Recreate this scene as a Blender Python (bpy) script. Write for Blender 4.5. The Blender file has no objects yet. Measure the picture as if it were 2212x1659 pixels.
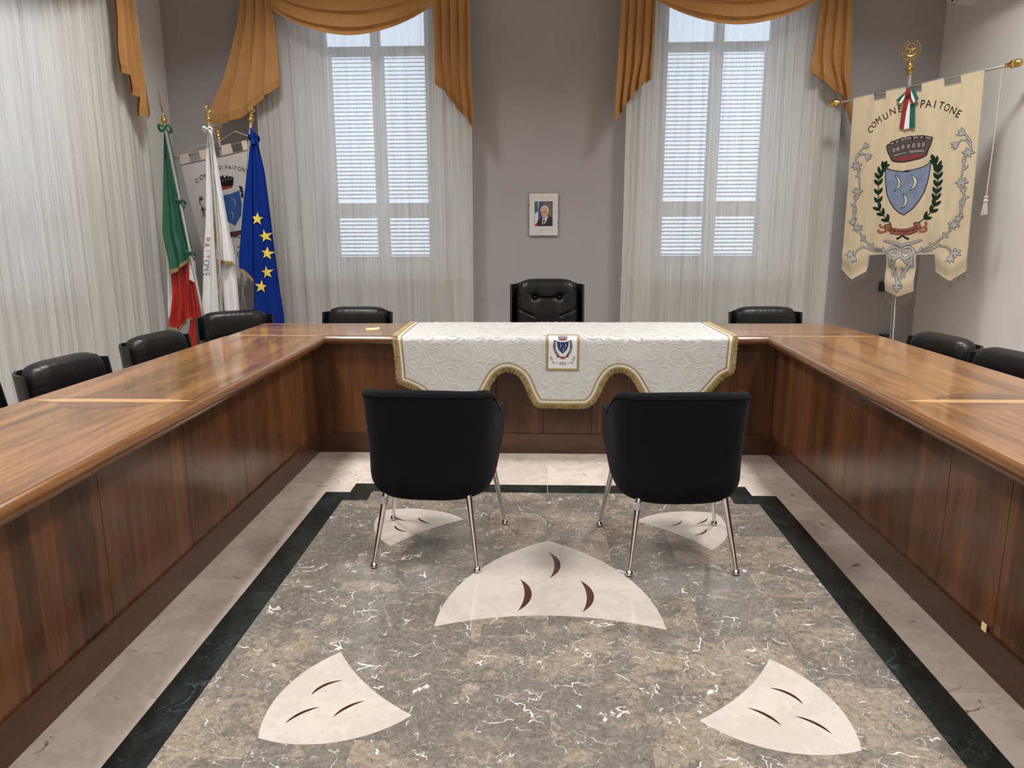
import bpy, bmesh, math, random
from mathutils import Vector, Matrix
PI = math.pi
rnd = random.Random(11)
SC = bpy.context.scene
COL = SC.collection

# ------------------------------------------------------------------ camera
cam = bpy.data.cameras.new('camera')
cam.sensor_width = 36.0
cam.lens = 36.0 * 1600.0 / 2212.0
cam.clip_start = 0.05
cam_o = bpy.data.objects.new('camera', cam)
COL.objects.link(cam_o)
CP, CY, CR = math.radians(11.8643), math.radians(2.2412), math.radians(-0.2452)
fw = Vector((-math.sin(CY) * math.cos(CP), math.cos(CY) * math.cos(CP), -math.sin(CP)))
rt = Vector((math.cos(CY), math.sin(CY), 0.0))
up = rt.cross(fw)
rt2 = math.cos(CR) * rt + math.sin(CR) * up
up2 = -math.sin(CR) * rt + math.cos(CR) * up
mw = Matrix.Identity(4)
for i in range(3):
    mw[i][0], mw[i][1], mw[i][2] = rt2[i], up2[i], -fw[i]
mw.translation = (0.0, 0.0, 1.475)
cam_o.matrix_world = mw
SC.camera = cam_o

# ------------------------------------------------------------------ world, lights, exposure
WALL_Y, LEFT_X, RIGHT_X, FRONT_Y, CEIL_Z = 7.2, -3.49, 3.56, -3.0, 4.3
world = bpy.data.worlds.new('overcast_sky')
SC.world = world
world.use_nodes = True
world.node_tree.nodes['Background'].inputs[0].default_value = (0.70, 0.80, 1.0, 1)
world.node_tree.nodes['Background'].inputs[1].default_value = 4.3

def area_light(name, loc, size, power, color, spread=None, rot=(0, 0, 0), size_y=None, portal=False):
    l = bpy.data.lights.new(name, 'AREA')
    l.shape = 'RECTANGLE'
    l.size = size
    l.size_y = size_y or size
    l.energy = power
    l.color = color
    if spread:
        l.spread = spread
    if portal:
        l.cycles.is_portal = True
    o = bpy.data.objects.new(name, l)
    o.location = loc
    o.rotation_euler = rot
    COL.objects.link(o)
    return o

LAMP = (1.0, 0.985, 0.965)
for lx in (-2.05, 2.1):
    for ly in (5.1, 2.9, 0.7, -1.6):
        area_light('ceiling_lamp', (lx, ly, CEIL_Z - 0.03), 0.6, 62.0, LAMP, spread=math.radians(126))
# daylight comes in through the three windows
area_light('window_portal', (-1.555, WALL_Y + 0.52, 2.36), 1.15, 1, (1, 1, 1), rot=(PI / 2, 0, PI), size_y=2.8, portal=True)
area_light('window_portal', (1.63, WALL_Y + 0.52, 2.36), 1.15, 1, (1, 1, 1), rot=(PI / 2, 0, PI), size_y=2.8, portal=True)
area_light('window_portal', (LEFT_X - 0.52, 4.75, 2.36), 1.15, 1, (1, 1, 1), rot=(PI / 2, 0, -PI / 2), size_y=2.8, portal=True)

SC.view_settings.view_transform = 'Standard'
SC.view_settings.look = 'None'
SC.view_settings.gamma = 1.0
SC.view_settings.use_curve_mapping = False
SC.view_settings.exposure = 0.0
SC.cycles.use_denoising = True
SC.cycles.max_bounces = 10
SC.cycles.diffuse_bounces = 5
SC.cycles.glossy_bounces = 4
SC.cycles.transmission_bounces = 6
SC.cycles.transparent_max_bounces = 16
SC.cycles.sample_clamp_indirect = 6.0
SC.cycles.caustics_reflective = False
SC.cycles.caustics_refractive = False

# ------------------------------------------------------------------ mesh helpers
class MB:
    """collects vertices, faces and uvs, builds one mesh object"""
    def __init__(s):
        s.v, s.f, s.uv, s.mi = [], [], [], []
        s.cur = 0
    def vert(s, p, uv=(0, 0)):
        s.v.append(tuple(p)); s.uv.append(uv)
        return len(s.v) - 1
    def face(s, idx):
        s.f.append(tuple(idx)); s.mi.append(s.cur)
    def grid(s, fn, nu, nv, closed_u=False, flip=False, uvfn=None):
        b = len(s.v)
        for j in range(nv + 1):
            for i in range(nu + (0 if closed_u else 1)):
                s.vert(fn(i / nu, j / nv), uvfn(i / nu, j / nv) if uvfn else (i / nu, j / nv))
        w = nu if closed_u else nu + 1
        for j in range(nv):
            for i in range(nu):
                a = b + j * w + i; c = b + j * w + (i + 1) % w
                d = a + w; e = c + w
                s.face((a, d, e, c) if flip else (a, c, e, d))
        return b
    def box(s, x0, x1, y0, y1, z0, z1):
        b = len(s.v)
        for p in ((x0, y0, z0), (x1, y0, z0), (x1, y1, z0), (x0, y1, z0), (x0, y0, z1), (x1, y0, z1), (x1, y1, z1), (x0, y1, z1)):
            s.vert(p)
        for q in ((0, 3, 2, 1), (4, 5, 6, 7), (0, 1, 5, 4), (1, 2, 6, 5), (2, 3, 7, 6), (3, 0, 4, 7)):
            s.face([b + k for k in q])
    def cbox(s, x0, x1, y0, y1, z0, z1, c=0.004):
        """box with chamfered edges"""
        bm = bmesh.new()
        bmesh.ops.create_cube(bm, size=1.0)
        for v in bm.verts:
            v.co = ((x0 + x1) / 2 + v.co.x * (x1 - x0), (y0 + y1) / 2 + v.co.y * (y1 - y0), (z0 + z1) / 2 + v.co.z * (z1 - z0))
        bmesh.ops.bevel(bm, geom=bm.edges[:], offset=c, segments=2, affect='EDGES', profile=0.6)
        s.from_bm(bm)
    def from_bm(s, bm, M=None):
        b = len(s.v)
        bm.verts.ensure_lookup_table()
        bm.verts.index_update()
        for v in bm.verts:
            s.vert((M @ v.co) if M else v.co)
        for f in bm.faces:
            s.face([b + v.index for v in f.verts])
        bm.free()
    def prism(s, poly, z0, z1):
        """extrudes an xy polygon"""
        b = len(s.v); n = len(poly)
        ar = sum(poly[i][0] * poly[(i + 1) % n][1] - poly[(i + 1) % n][0] * poly[i][1] for i in range(n))
        if ar < 0:
            poly = poly[::-1]
        for p in poly: s.vert((p[0], p[1], z0))
        for p in poly: s.vert((p[0], p[1], z1))
        s.face([b + i for i in range(n)][::-1]); s.face([b + n + i for i in range(n)])
        for i in range(n):
            j = (i + 1) % n
            s.face((b + i, b + j, b + n + j, b + n + i))
    def tube(s, pts, r, n=10, caps=True):
        pts = [Vector(p) for p in pts]; m = len(pts)
        rs = r if isinstance(r, (list, tuple)) else [r] * m
        b = len(s.v); ref = None
        for i, p in enumerate(pts):
            d = (pts[min(i + 1, m - 1)] - pts[max(i - 1, 0)]).normalized()
            if ref is None:
                ref = Vector((0, 0, 1)) if abs(d.z) < 0.9 else Vector((1, 0, 0))
            a = (ref - d * ref.dot(d)).normalized(); c = d.cross(a); ref = a
            for k in range(n):
                t = 2 * PI * k / n
                s.vert(p + (a * math.cos(t) + c * math.sin(t)) * rs[i])
        for i in range(m - 1):
            for k in range(n):
                k2 = (k + 1) % n
                s.face((b + i * n + k, b + i * n + k2, b + (i + 1) * n + k2, b + (i + 1) * n + k))
        if caps:
            s.face([b + k for k in range(n)][::-1]); s.face([b + (m - 1) * n + k for k in range(n)])
    def lathe(s, prof, M=None, n=16):
        """prof: (radius, height) pairs turned about z"""
        b = len(s.v); m = len(prof)
        for r, h in prof:
            for k in range(n):
                t = 2 * PI * k / n
                p = Vector((r * math.cos(t), r * math.sin(t), h))
                s.vert(M @ p if M else p)
        for i in range(m - 1):
            for k in range(n):
                k2 = (k + 1) % n
                s.face((b + i * n + k, b + i * n + k2, b + (i + 1) * n + k2, b + (i + 1) * n + k))
        s.face([b + k for k in range(n)][::-1]); s.face([b + (m - 1) * n + k for k in range(n)])
    def ball(s, c, r, n=10, sz=1.0):
        M = Matrix.Translation(c)
        s.lathe([(max(1e-4, r * math.sin(PI * i / n)), -r * sz * math.cos(PI * i / n)) for i in range(n + 1)], M, n + 4)
    def mesh(s, name, mats, smooth=False):
        me = bpy.data.meshes.new(name)
        me.from_pydata(s.v, [], s.f)
        if not isinstance(mats, (list, tuple)):
            mats = [mats]
        for m in mats: me.materials.append(m)
        if len(mats) > 1:
            me.polygons.foreach_set('material_index', s.mi)
        uvl = me.uv_layers.new(name='UVMap')
        li = [0] * len(me.loops)
        me.loops.foreach_get('vertex_index', li)
        flat = []
        for i in li: flat.extend(s.uv[i])
        uvl.data.foreach_set('uv', flat)
        if smooth:
            me.polygons.foreach_set('use_smooth', [True] * len(me.polygons))
            if smooth != 'all':
                try: me.set_sharp_from_angle(angle=math.radians(38))
                except Exception: pass
        me.update()
        return me
    def build(s, name, mats, parent=None, smooth=False, **tags):
        return link(name, s.mesh(name, mats, smooth), parent, **tags)

def link(name, me, parent=None, **tags):
    o = bpy.data.objects.new(name, me)
    COL.objects.link(o)
    if parent is not None:
        o.parent = parent
        if parent.get('_w') or parent.get('_wp'):
            o.matrix_parent_inverse = parent_inv[parent.name]
            o['_wp'] = 1
            parent_inv[o.name] = Matrix.Identity(4)
    for k, v in tags.items(): o[k] = v
    return o

parent_inv = {}
def thing(name, label, cat, loc=(0, 0, 0), rot=0.0, group=None, world=False, kind=None):
    """an Empty at the base of a thing; world=True means its parts are modelled in room coordinates"""
    o = bpy.data.objects.new(name, None)
    o.empty_display_size = 0.1
    COL.objects.link(o)
    o.location = loc
    o.rotation_euler = (0, 0, rot)
    o['label'] = label; o['category'] = cat
    if group: o['group'] = group
    if kind: o['kind'] = kind
    if world:
        o['_w'] = 1
        parent_inv[o.name] = Matrix.Translation(-Vector(loc))
    return o

def tag(o, label, cat, group=None, kind=None):
    o['label'] = label; o['category'] = cat
    if group: o['group'] = group
    if kind: o['kind'] = kind
    return o

def dup(root, loc, rot, label):
    r = root.copy(); COL.objects.link(r)
    r.location = loc; r.rotation_euler = (0, 0, rot); r['label'] = label
    for ch in list(root.children):
        c = ch.copy(); COL.objects.link(c); c.parent = r
        for g in list(ch.children):
            d = g.copy(); COL.objects.link(d); d.parent = c
    return r

def lerp(a, b, t): return a + (b - a) * t
def smooth01(t):
    t = max(0.0, min(1.0, t)); return t * t * (3 - 2 * t)

def interp(poly, z, ax=1, out=0):
    """value of a polyline at the given coordinate (monotone in ax)"""
    p = sorted(poly, key=lambda q: q[ax])
    if z <= p[0][ax]: return p[0][out]
    for a, b in zip(p, p[1:]):
        if z <= b[ax]:
            return lerp(a[out], b[out], (z - a[ax]) / max(1e-9, b[ax] - a[ax]))
    return p[-1][out]

def along(poly, t):
    """point at a fraction of a polyline's length"""
    ls = [math.dist(a, b) for a, b in zip(poly, poly[1:])]
    d = t * sum(ls)
    for (a, b), l in zip(zip(poly, poly[1:]), ls):
        if d <= l or (a, b) == (poly[-2], poly[-1]):
            k = min(1.0, d / max(l, 1e-9)); return tuple(lerp(x, y, k) for x, y in zip(a, b))
        d -= l
    return poly[-1]

def crv(pts, n=6):
    """Catmull-Rom through 2D points"""
    P = [pts[0]] + list(pts) + [pts[-1]]; out = []
    for i in range(1, len(P) - 2):
        for k in range(n):
            t = k / n
            out.append(tuple(0.5 * (2 * P[i][a] + (P[i + 1][a] - P[i - 1][a]) * t + (2 * P[i - 1][a] - 5 * P[i][a] + 4 * P[i + 1][a] - P[i + 2][a]) * t * t
                       + (3 * P[i][a] - P[i - 1][a] - 3 * P[i + 1][a] + P[i + 2][a]) * t ** 3) for a in (0, 1)))
    out.append(tuple(pts[-1]))
    return out

def drape(mb, L, R, B, place, depth=0.04, pleats=3.0, nt=40, ns=26, sharp=0.5, bulge=0.0, phase=0.0, back=0.012, both=True, growth=0.55):
    """hanging cloth: L and R are side outlines and B the lower edge, all (a, z); place(a, z, d) puts a point at depth d towards the viewer"""
    def fn(t, s, off):
        at, zt = lerp(L[0][0], R[0][0], t), lerp(L[0][1], R[0][1], t)
        bt = along(B, t)
        z = lerp(zt, bt[1], s)
        a = lerp(interp(L, z), interp(R, z), t)
        a = lerp(a, bt[0], smooth01((s - 0.75) / 0.25))
        w = math.sin(2 * PI * pleats * t + phase)
        tri = math.asin(max(-1, min(1, w * 0.98))) * 2 / PI
        w = lerp(w, tri, min(1.0, sharp))
        if sharp > 1:                      # knife pleats: flat panels with a sharp return
            fr = (pleats * t + phase) % 1.0
            w = 1 - 2 * fr / 0.90 if fr < 0.90 else -1 + 2 * (fr - 0.90) / 0.10
        amp = depth * (1 - growth + growth * s)
        d = amp * w + bulge * math.sqrt(max(0.0, 4 * t * (1 - t))) * (0.35 + 0.65 * s)
        d += 0.15 * depth * math.sin(9 * t + 11 * s) * s
        return place(a, z, d + off)
    mb.grid(lambda t, s: fn(t, s, 0), nt, ns)
    if both:
        mb.grid(lambda t, s: fn(t, s, -back), nt, ns, flip=True)
    return lambda t, s, off=0.004: fn(t, s, off)

def hem(mb, surf, s0, s1, off=0.004, nt=60, t0=0.0, t1=1.0):
    mb.grid(lambda t, s: surf(lerp(t0, t1, t), lerp(s0, s1, s), off), nt, 2)

class Sheet:
    """a surface given by f(u, v, h) on which flat shapes are laid"""
    def __init__(s, f, step=0.05): s.f, s.step = f, step
    def poly(s, mb, pts, h, cut=True):
        bm = bmesh.new()
        vs = [bm.verts.new((p[0], p[1], 0)) for p in pts]
        try: bm.faces.new(vs).normal_update()
        except ValueError:
            bm.free(); return
        bmesh.ops.triangulate(bm, faces=bm.faces[:], quad_method='BEAUTY', ngon_method='EAR_CLIP')
        if cut:
            for ax in (0, 1):
                lo, hi = min(p[ax] for p in pts), max(p[ax] for p in pts)
                k = math.floor(lo / s.step) + 1
                while k * s.step < hi:
                    co = [0, 0, 0]; no = [0, 0, 0]; co[ax] = k * s.step; no[ax] = 1
                    bmesh.ops.bisect_plane(bm, geom=bm.verts[:] + bm.edges[:] + bm.faces[:], plane_co=co, plane_no=no)
                    k += 1
        for v in bm.verts: pass
        b = len(mb.v)
        bm.verts.index_update()
        for v in bm.verts: mb.vert(s.f(v.co.x, v.co.y, h), (v.co.x, v.co.y))
        for f in bm.faces: mb.face([b + v.index for v in f.verts])
        bm.free()
    def stroke(s, mb, pts, w, h, smooth=True, bump=0.0):
        if smooth and len(pts) > 2: pts = crv(pts, 5)
        elif smooth:
            pts = [tuple(lerp(pts[0][a], pts[-1][a], k / 6) for a in (0, 1)) for k in range(7)]
        n = len(pts); b = len(mb.v)
        for i, p in enumerate(pts):
            q, r = pts[max(0, i - 1)], pts[min(n - 1, i + 1)]
            dx, dy = r[0] - q[0], r[1] - q[1]; l = math.hypot(dx, dy) or 1
            t = i / (n - 1)
            ww = w(t) if callable(w) else w
            nx, ny = -dy / l * ww / 2, dx / l * ww / 2
            for k, hh in ((-1, h), (0, h + bump), (1, h)):
                mb.vert(s.f(p[0] + nx * k, p[1] + ny * k, hh), (p[0], p[1]))
        for i in range(n - 1):
            for k in (0, 1):
                a = b + i * 3 + k
                mb.face((a, a + 3, a + 4, a + 1))
    def leaf(s, mb, base, tip, w, h, bump=0.0):
        s.stroke(mb, [base, tip], lambda t: w * (math.sin(PI * min(1, t * 0.94 + 0.06)) ** 0.7) + 0.0005, h, True, bump)
    def disc(s, mb, c, rx, ry, h, n=14):
        b = len(mb.v)
        mb.vert(s.f(c[0], c[1], h), c)
        for k in range(n):
            t = 2 * PI * k / n
            mb.vert(s.f(c[0] + rx * math.cos(t), c[1] + ry * math.sin(t), h), c)
        for k in range(n): mb.face((b, b + 1 + k, b + 1 + (k + 1) % n))

GL = {}
def glyph(ch, bold=0.0):
    key = (ch, bold)
    if key not in GL:
        cu = bpy.data.curves.new('glyph', 'FONT'); cu.body = ch; cu.align_x = 'CENTER'; cu.size = 1.0; cu.offset = bold
        cu.resolution_u = 4
        o = bpy.data.objects.new('glyph', cu)
        me = bpy.data.meshes.new_from_object(o)
        GL[key] = ([(v.co.x, v.co.y) for v in me.vertices], [tuple(p.vertices) for p in me.polygons])
        bpy.data.meshes.remove(me); bpy.data.objects.remove(o); bpy.data.curves.remove(cu)
    return GL[key]

def letter(mb, sh, ch, bot, top, h, bold=0.0, wide=1.0):
    """a letter whose axis runs from bot to top on the sheet (v runs down)"""
    vs, fs = glyph(ch, bold)
    H = 0.69
    uy = ((top[0] - bot[0]) / H, (top[1] - bot[1]) / H)
    ux = (-uy[1] * wide, uy[0] * wide)
    b = len(mb.v)
    for x, y in vs:
        p = (bot[0] + ux[0] * x + uy[0] * y, bot[1] + ux[1] * x + uy[1] * y)
        mb.vert(sh.f(p[0], p[1], h), p)
    for f in fs: mb.face([b + i for i in f])

# ------------------------------------------------------------------ materials
def node(t, ty, ins=None, **props):
    n = t.nodes.new(ty)
    for k, v in props.items(): setattr(n, k, v)
    for k, v in (ins or {}).items():
        s = n.inputs[k]
        if isinstance(v, bpy.types.NodeSocket): t.links.new(v, s)
        else: s.default_value = v
    return n
def c4(c): return (c[0], c[1], c[2], 1.0)
def mixc(t, fac, a, b, mode='MIX'):
    n = t.nodes.new('ShaderNodeMix'); n.data_type = 'RGBA'; n.blend_type = mode
    for i, v in ((0, fac), (6, a), (7, b)):
        if isinstance(v, bpy.types.NodeSocket): t.links.new(v, n.inputs[i])
        elif i == 0: n.inputs[i].default_value = v
        else: n.inputs[i].default_value = c4(v)
    return n.outputs[2]
def ramp(t, fac, stops, interp='LINEAR'):
    n = t.nodes.new('ShaderNodeValToRGB'); n.color_ramp.interpolation = interp
    e = n.color_ramp.elements
    while len(e) < len(stops): e.new(0.5)
    for q, (p, c) in zip(e, stops):
        q.position = p; q.color = c4(c) if isinstance(c, (tuple, list)) else (c, c, c, 1)
    t.links.new(fac, n.inputs[0])
    return n.outputs[0]
def mth(t, op, a, b=0.0, c=0.0):
    n = t.nodes.new('ShaderNodeMath'); n.operation = op
    for i, v in enumerate((a, b, c)):
        if isinstance(v, bpy.types.NodeSocket): t.links.new(v, n.inputs[i])
        else: n.inputs[i].default_value = v
    return n.outputs[0]
def noise(t, vec, scale, detail=4.0, rough=0.5, dist=0.0):
    return node(t, 'ShaderNodeTexNoise', {'Vector': vec, 'Scale': scale, 'Detail': detail, 'Roughness': rough, 'Distortion': dist})
def mapping(t, vec, scale=(1, 1, 1), loc=(0, 0, 0), rot=(0, 0, 0)):
    return node(t, 'ShaderNodeMapping', {'Vector': vec, 'Location': loc, 'Rotation': rot, 'Scale': scale}).outputs[0]

def new_mat(name, base=(0.5, 0.5, 0.5), rough=0.5, metal=0.0, spec=0.5):
    m = bpy.data.materials.new(name); m.use_nodes = True
    t = m.node_tree; p = t.nodes['Principled BSDF']
    p.inputs['Base Color'].default_value = c4(base)
    p.inputs['Roughness'].default_value = rough
    p.inputs['Metallic'].default_value = metal
    p.inputs['Specular IOR Level'].default_value = spec
    return m, t, p

def grainy(name, base, rough=0.6, var=0.12, scale=40.0, bump=0.15, bscale=200.0, metal=0.0, spec=0.5, stretch=(1, 1, 1), sheen=0.0, coord='Object', bdist=0.001):
    """plain material with noise tint and fine relief"""
    m, t, p = new_mat(name, base, rough, metal, spec)
    v = mapping(t, t.nodes.new('ShaderNodeTexCoord').outputs[coord], stretch)
    n = noise(t, v, scale, 4)
    lo = tuple(c * (1 - var) for c in base); hi = tuple(min(1, c * (1 + var)) for c in base)
    t.links.new(ramp(t, n.outputs[0], [(0.3, lo), (0.7, hi)]), p.inputs['Base Color'])
    if bump:
        b = noise(t, v, bscale, 2)
        bn = node(t, 'ShaderNodeBump', {'Strength': bump, 'Distance': bdist, 'Height': b.outputs[0]})
        t.links.new(bn.outputs[0], p.inputs['Normal'])
    if sheen:
        p.inputs['Sheen Weight'].default_value = sheen
        p.inputs['Sheen Roughness'].default_value = 0.4
    return m

def marble(name, dark, light, vein, rough=0.09, sc=1.0, veins=1.0, darkvein=(0.06, 0.035, 0.02), dv=0.5, split=0.5, tilevar=0.16, spot=None, fine=0.4, frag=0.0):
    m, t, p = new_mat(name, light, rough)
    tc = t.nodes.new('ShaderNodeTexCoord').outputs['Object']
    oi = t.nodes.new('ShaderNodeObjectInfo').outputs['Random']
    off = node(t, 'ShaderNodeCombineXYZ', {0: mth(t, 'MULTIPLY', oi, 37.3), 1: mth(t, 'MULTIPLY', oi, 91.7), 2: mth(t, 'MULTIPLY', oi, 13.1)}).outputs[0]
    v = node(t, 'ShaderNodeVectorMath', {0: tc, 1: off}, operation='ADD').outputs[0]
    bias = mth(t, 'MULTIPLY', mth(t, 'SUBTRACT', oi, 0.5), tilevar * 2)
    n1 = noise(t, v, 3.2 * sc, 7, 0.62, 1.2)
    n2 = noise(t, v, 17.0 * sc, 7, 0.65, 0.8)
    f = mth(t, 'ADD', mth(t, 'ADD', mth(t, 'MULTIPLY', n1.outputs[0], 1.0), mth(t, 'MULTIPLY', mth(t, 'SUBTRACT', n2.outputs[0], 0.5), 0.55)), bias)
    if frag:
        fv = node(t, 'ShaderNodeTexVoronoi', {'Vector': mapping(t, node(t, 'ShaderNodeVectorMath', {0: v, 1: node(t, 'ShaderNodeVectorMath', {0: noise(t, v, 9.0 * sc, 4, 0.6).outputs['Color'], 1: (0.10, 0.10, 0.10)}, operation='MULTIPLY').outputs[0]}, operation='ADD').outputs[0], (1, 1.8, 1), rot=(0, 0, 0.5)), 'Scale': 4.6 * sc})
        fr = node(t, 'ShaderNodeSeparateColor', {0: fv.outputs['Color']}).outputs[0]
        f = mth(t, 'ADD', f, mth(t, 'MULTIPLY', mth(t, 'SUBTRACT', fr, 0.5), frag))
    col = ramp(t, f, [(split - 0.14, dark), (split - 0.01, tuple(lerp(a, b, 0.22) for a, b in zip(dark, light))), (split + 0.03, tuple(lerp(a, b, 0.8) for a, b in zip(dark, light))), (split + 0.18, light)])
    n3 = noise(t, v, 45.0 * sc, 6, 0.75, 0.6)
    col = mixc(t, fine, col, ramp(t, n3.outputs[0], [(0.3, (0.52, 0.52, 0.53)), (0.7, (1.38, 1.36, 1.33))]), 'MULTIPLY')
    # crackled veins: distance to the edges of warped cells, broken up by a mask
    wv = node(t, 'ShaderNodeVectorMath', {0: v, 1: node(t, 'ShaderNodeVectorMath', {0: noise(t, v, 4.0 * sc, 4, 0.55).outputs['Color'], 1: (0.22, 0.22, 0.22)}, operation='MULTIPLY').outputs[0]}, operation='ADD').outputs[0]
    for k, (s_, w_, lo, hi, c_, amt) in enumerate(([(13.0, 0.030, 0.46, 0.60, darkvein, 0.55), (30.0, 0.05, 0.46, 0.60, darkvein, 0.35)] if frag else []) + [(2.9, 0.011, 0.55, 0.60, vein, 0.95 * veins), (8.0, 0.015, 0.54, 0.60, vein, 0.8 * veins), (21.0, 0.026, 0.51, 0.62, vein, 0.5 * veins), (5.2, 0.016, 0.56, 0.62, darkvein, dv)]):
        if amt <= 0: continue
        vo = node(t, 'ShaderNodeTexVoronoi', {'Vector': mapping(t, wv, loc=(k * 3.7, k * 1.3, 0)), 'Scale': s_ * sc}, feature='DISTANCE_TO_EDGE').outputs[0]
        ln = ramp(t, vo, [(0.0, 1.0), (w_ * 0.35, 0.85), (w_, 0.0)])
        mk = ramp(t, noise(t, mapping(t, v, loc=(k * 7.1, 0, k)), (3.5 + 2 * k) * sc, 3, 0.6).outputs[0], [(lo, 0.0), (hi, 1.0)])
        col = mixc(t, mth(t, 'MULTIPLY', mth(t, 'MULTIPLY', ln, mk), amt), col, c_)
    if spot:
        sp = ramp(t, noise(t, v, 85 * sc, 3, 0.6, 1.5).outputs[0], [(0.64, 0.0), (0.70, 1.0)])
        col = mixc(t, mth(t, 'MULTIPLY', sp, 0.6), col, spot)
    t.links.new(col, p.inputs['Base Color'])
    t.links.new(ramp(t, n2.outputs[0], [(0.3, rough * 0.8), (0.7, rough * 1.25)]), p.inputs['Roughness'])
    return m

def wood(name, axis, stops, rough=0.25, strip=0.0, grain=70.0, along_ax=None, sw=7.0, coat=0.0, swirl=0.6, spec=0.5):
    """veneer; axis is the direction across the strips, along_ax runs with the grain"""
    m, t, p = new_mat(name, stops[1][1], rough, 0, spec)
    pos = t.nodes.new('ShaderNodeNewGeometry').outputs['Position']
    sep = node(t, 'ShaderNodeSeparateXYZ', {0: pos}).outputs
    a, g = sep[axis], sep[along_ax]
    o = [i for i in (0, 1, 2) if i not in (axis, along_ax)][0]
    comb = node(t, 'ShaderNodeCombineXYZ', {0: a, 1: mth(t, 'MULTIPLY', g, 0.07), 2: mth(t, 'MULTIPLY', sep[o], 0.3)}).outputs[0]
    gr = noise(t, comb, grain, 5, 0.62, 0.4)
    comb2 = node(t, 'ShaderNodeCombineXYZ', {0: a, 1: mth(t, 'MULTIPLY', g, 0.11), 2: mth(t, 'MULTIPLY', sep[o], 0.3)}).outputs[0]
    sw_n = noise(t, comb2, 5.5, 5, 0.6, swirl)
    f = mth(t, 'ADD', mth(t, 'MULTIPLY', sw_n.outputs[0], 0.68), mth(t, 'MULTIPLY', gr.outputs[0], 0.42))
    if strip:
        vo = node(t, 'ShaderNodeTexVoronoi', {'W': mth(t, 'ADD', a, 20.0), 'Scale': sw}, voronoi_dimensions='1D')
        cr = node(t, 'ShaderNodeSeparateColor', {0: vo.outputs['Color']}).outputs[0]
        f = mth(t, 'ADD', f, mth(t, 'MULTIPLY', mth(t, 'SUBTRACT', cr, 0.5), strip))
    col = ramp(t, f, stops)
    pore = ramp(t, noise(t, comb, 260.0, 2, 0.5).outputs[0], [(0.30, 0.72), (0.48, 1.0)])
    col = mixc(t, 0.7, col, pore, 'MULTIPLY')
    t.links.new(col, p.inputs['Base Color'])
    if coat:
        p.inputs['Coat Weight'].default_value = coat
        p.inputs['Coat Roughness'].default_value = 0.06
    return m

M_gray = marble('grey_brown_marble', (0.147, 0.136, 0.119), (0.250, 0.208, 0.165), (0.74, 0.73, 0.71), sc=1.25, split=0.55, veins=0.95, dv=0.85, tilevar=0.13, darkvein=(0.075, 0.05, 0.033), fine=0.95, frag=0.24)
M_pink = marble('pale_pink_marble', (0.50, 0.425, 0.37), (0.605, 0.525, 0.46), (0.68, 0.61, 0.55), sc=0.8, fine=0.18, veins=0.25, darkvein=(0.22, 0.13, 0.085), dv=1.0, tilevar=0.05)
M_cream = marble('cream_marble', (0.42, 0.382, 0.338), (0.465, 0.425, 0.380), (0.53, 0.495, 0.45), sc=1.0, fine=0.12, veins=0.2, darkvein=(0.42, 0.32, 0.2), dv=0.45, tilevar=0.04)
M_black = marble('black_green_marble', (0.010, 0.013, 0.013), (0.018, 0.024, 0.023), (0.10, 0.13, 0.13), sc=1.2, veins=0.35, dv=0.0, tilevar=0.03, spot=(0.05, 0.065, 0.065))
M_redst = marble('red_brown_marble', (0.045, 0.016, 0.011), (0.066, 0.026, 0.017), (0.2, 0.1, 0.08), sc=2.0, veins=0.15, dv=0.0)
M_grout = grainy('grout', (0.26, 0.24, 0.215), 0.8)

WD = [(0.30, (0.036, 0.0135, 0.0065)), (0.48, (0.078, 0.0295, 0.012)), (0.66, (0.135, 0.054, 0.0205)), (0.88, (0.20, 0.087, 0.033))]
WT = [(0.36, (0.060, 0.026, 0.010)), (0.47, (0.145, 0.065, 0.0235)), (0.58, (0.235, 0.111, 0.040)), (0.77, (0.32, 0.166, 0.064))]
M_panelY = wood('walnut_panel_side', 1, WD, 0.22, strip=0.24, along_ax=2, sw=10.0)
M_panelX = wood('walnut_panel_front', 0, WD, 0.24, strip=0.22, along_ax=2, sw=5.0)
M_plinth = wood('walnut_plinth', 2, [(0.3, (0.032, 0.0125, 0.007)), (0.5, (0.058, 0.023, 0.011)), (0.7, (0.09, 0.036, 0.016)), (0.9, (0.12, 0.05, 0.022))], 0.25, along_ax=1)
M_plinthX = wood('walnut_plinth_front', 2, [(0.3, (0.032, 0.0125, 0.007)), (0.5, (0.058, 0.023, 0.011)), (0.7, (0.09, 0.036, 0.016)), (0.9, (0.12, 0.05, 0.022))], 0.25, along_ax=0)
M_topY = wood('walnut_top_side', 0, WT, 0.115, along_ax=1, grain=60, swirl=1.0, spec=0.5)
M_topX = wood('walnut_top_back', 1, WT, 0.115, along_ax=0, grain=60, swirl=0.8, spec=0.5)
WE = [(0.3, (0.075, 0.030, 0.010)), (0.5, (0.13, 0.054, 0.017)), (0.7, (0.19, 0.082, 0.026)), (0.9, (0.24, 0.11, 0.037))]
M_edgeY = wood('walnut_edge_side', 2, WE, 0.22, along_ax=1, coat=0.3)
M_edgeX = wood('walnut_edge_back', 2, WE, 0.22, along_ax=0, coat=0.3)
M_strip = wood('pale_veneer_strip', 1, [(0.3, (0.36, 0.20, 0.085)), (0.5, (0.42, 0.245, 0.105)), (0.7, (0.47, 0.28, 0.125)), (0.9, (0.50, 0.31, 0.14))], 0.115, along_ax=0)
M_dark = wood('dark_walnut_veneer', 1, [(0.3, (0.07, 0.032, 0.018)), (0.5, (0.12, 0.055, 0.028)), (0.7, (0.20, 0.095, 0.042)), (0.9, (0.24, 0.12, 0.05))], 0.115, along_ax=0)

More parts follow.
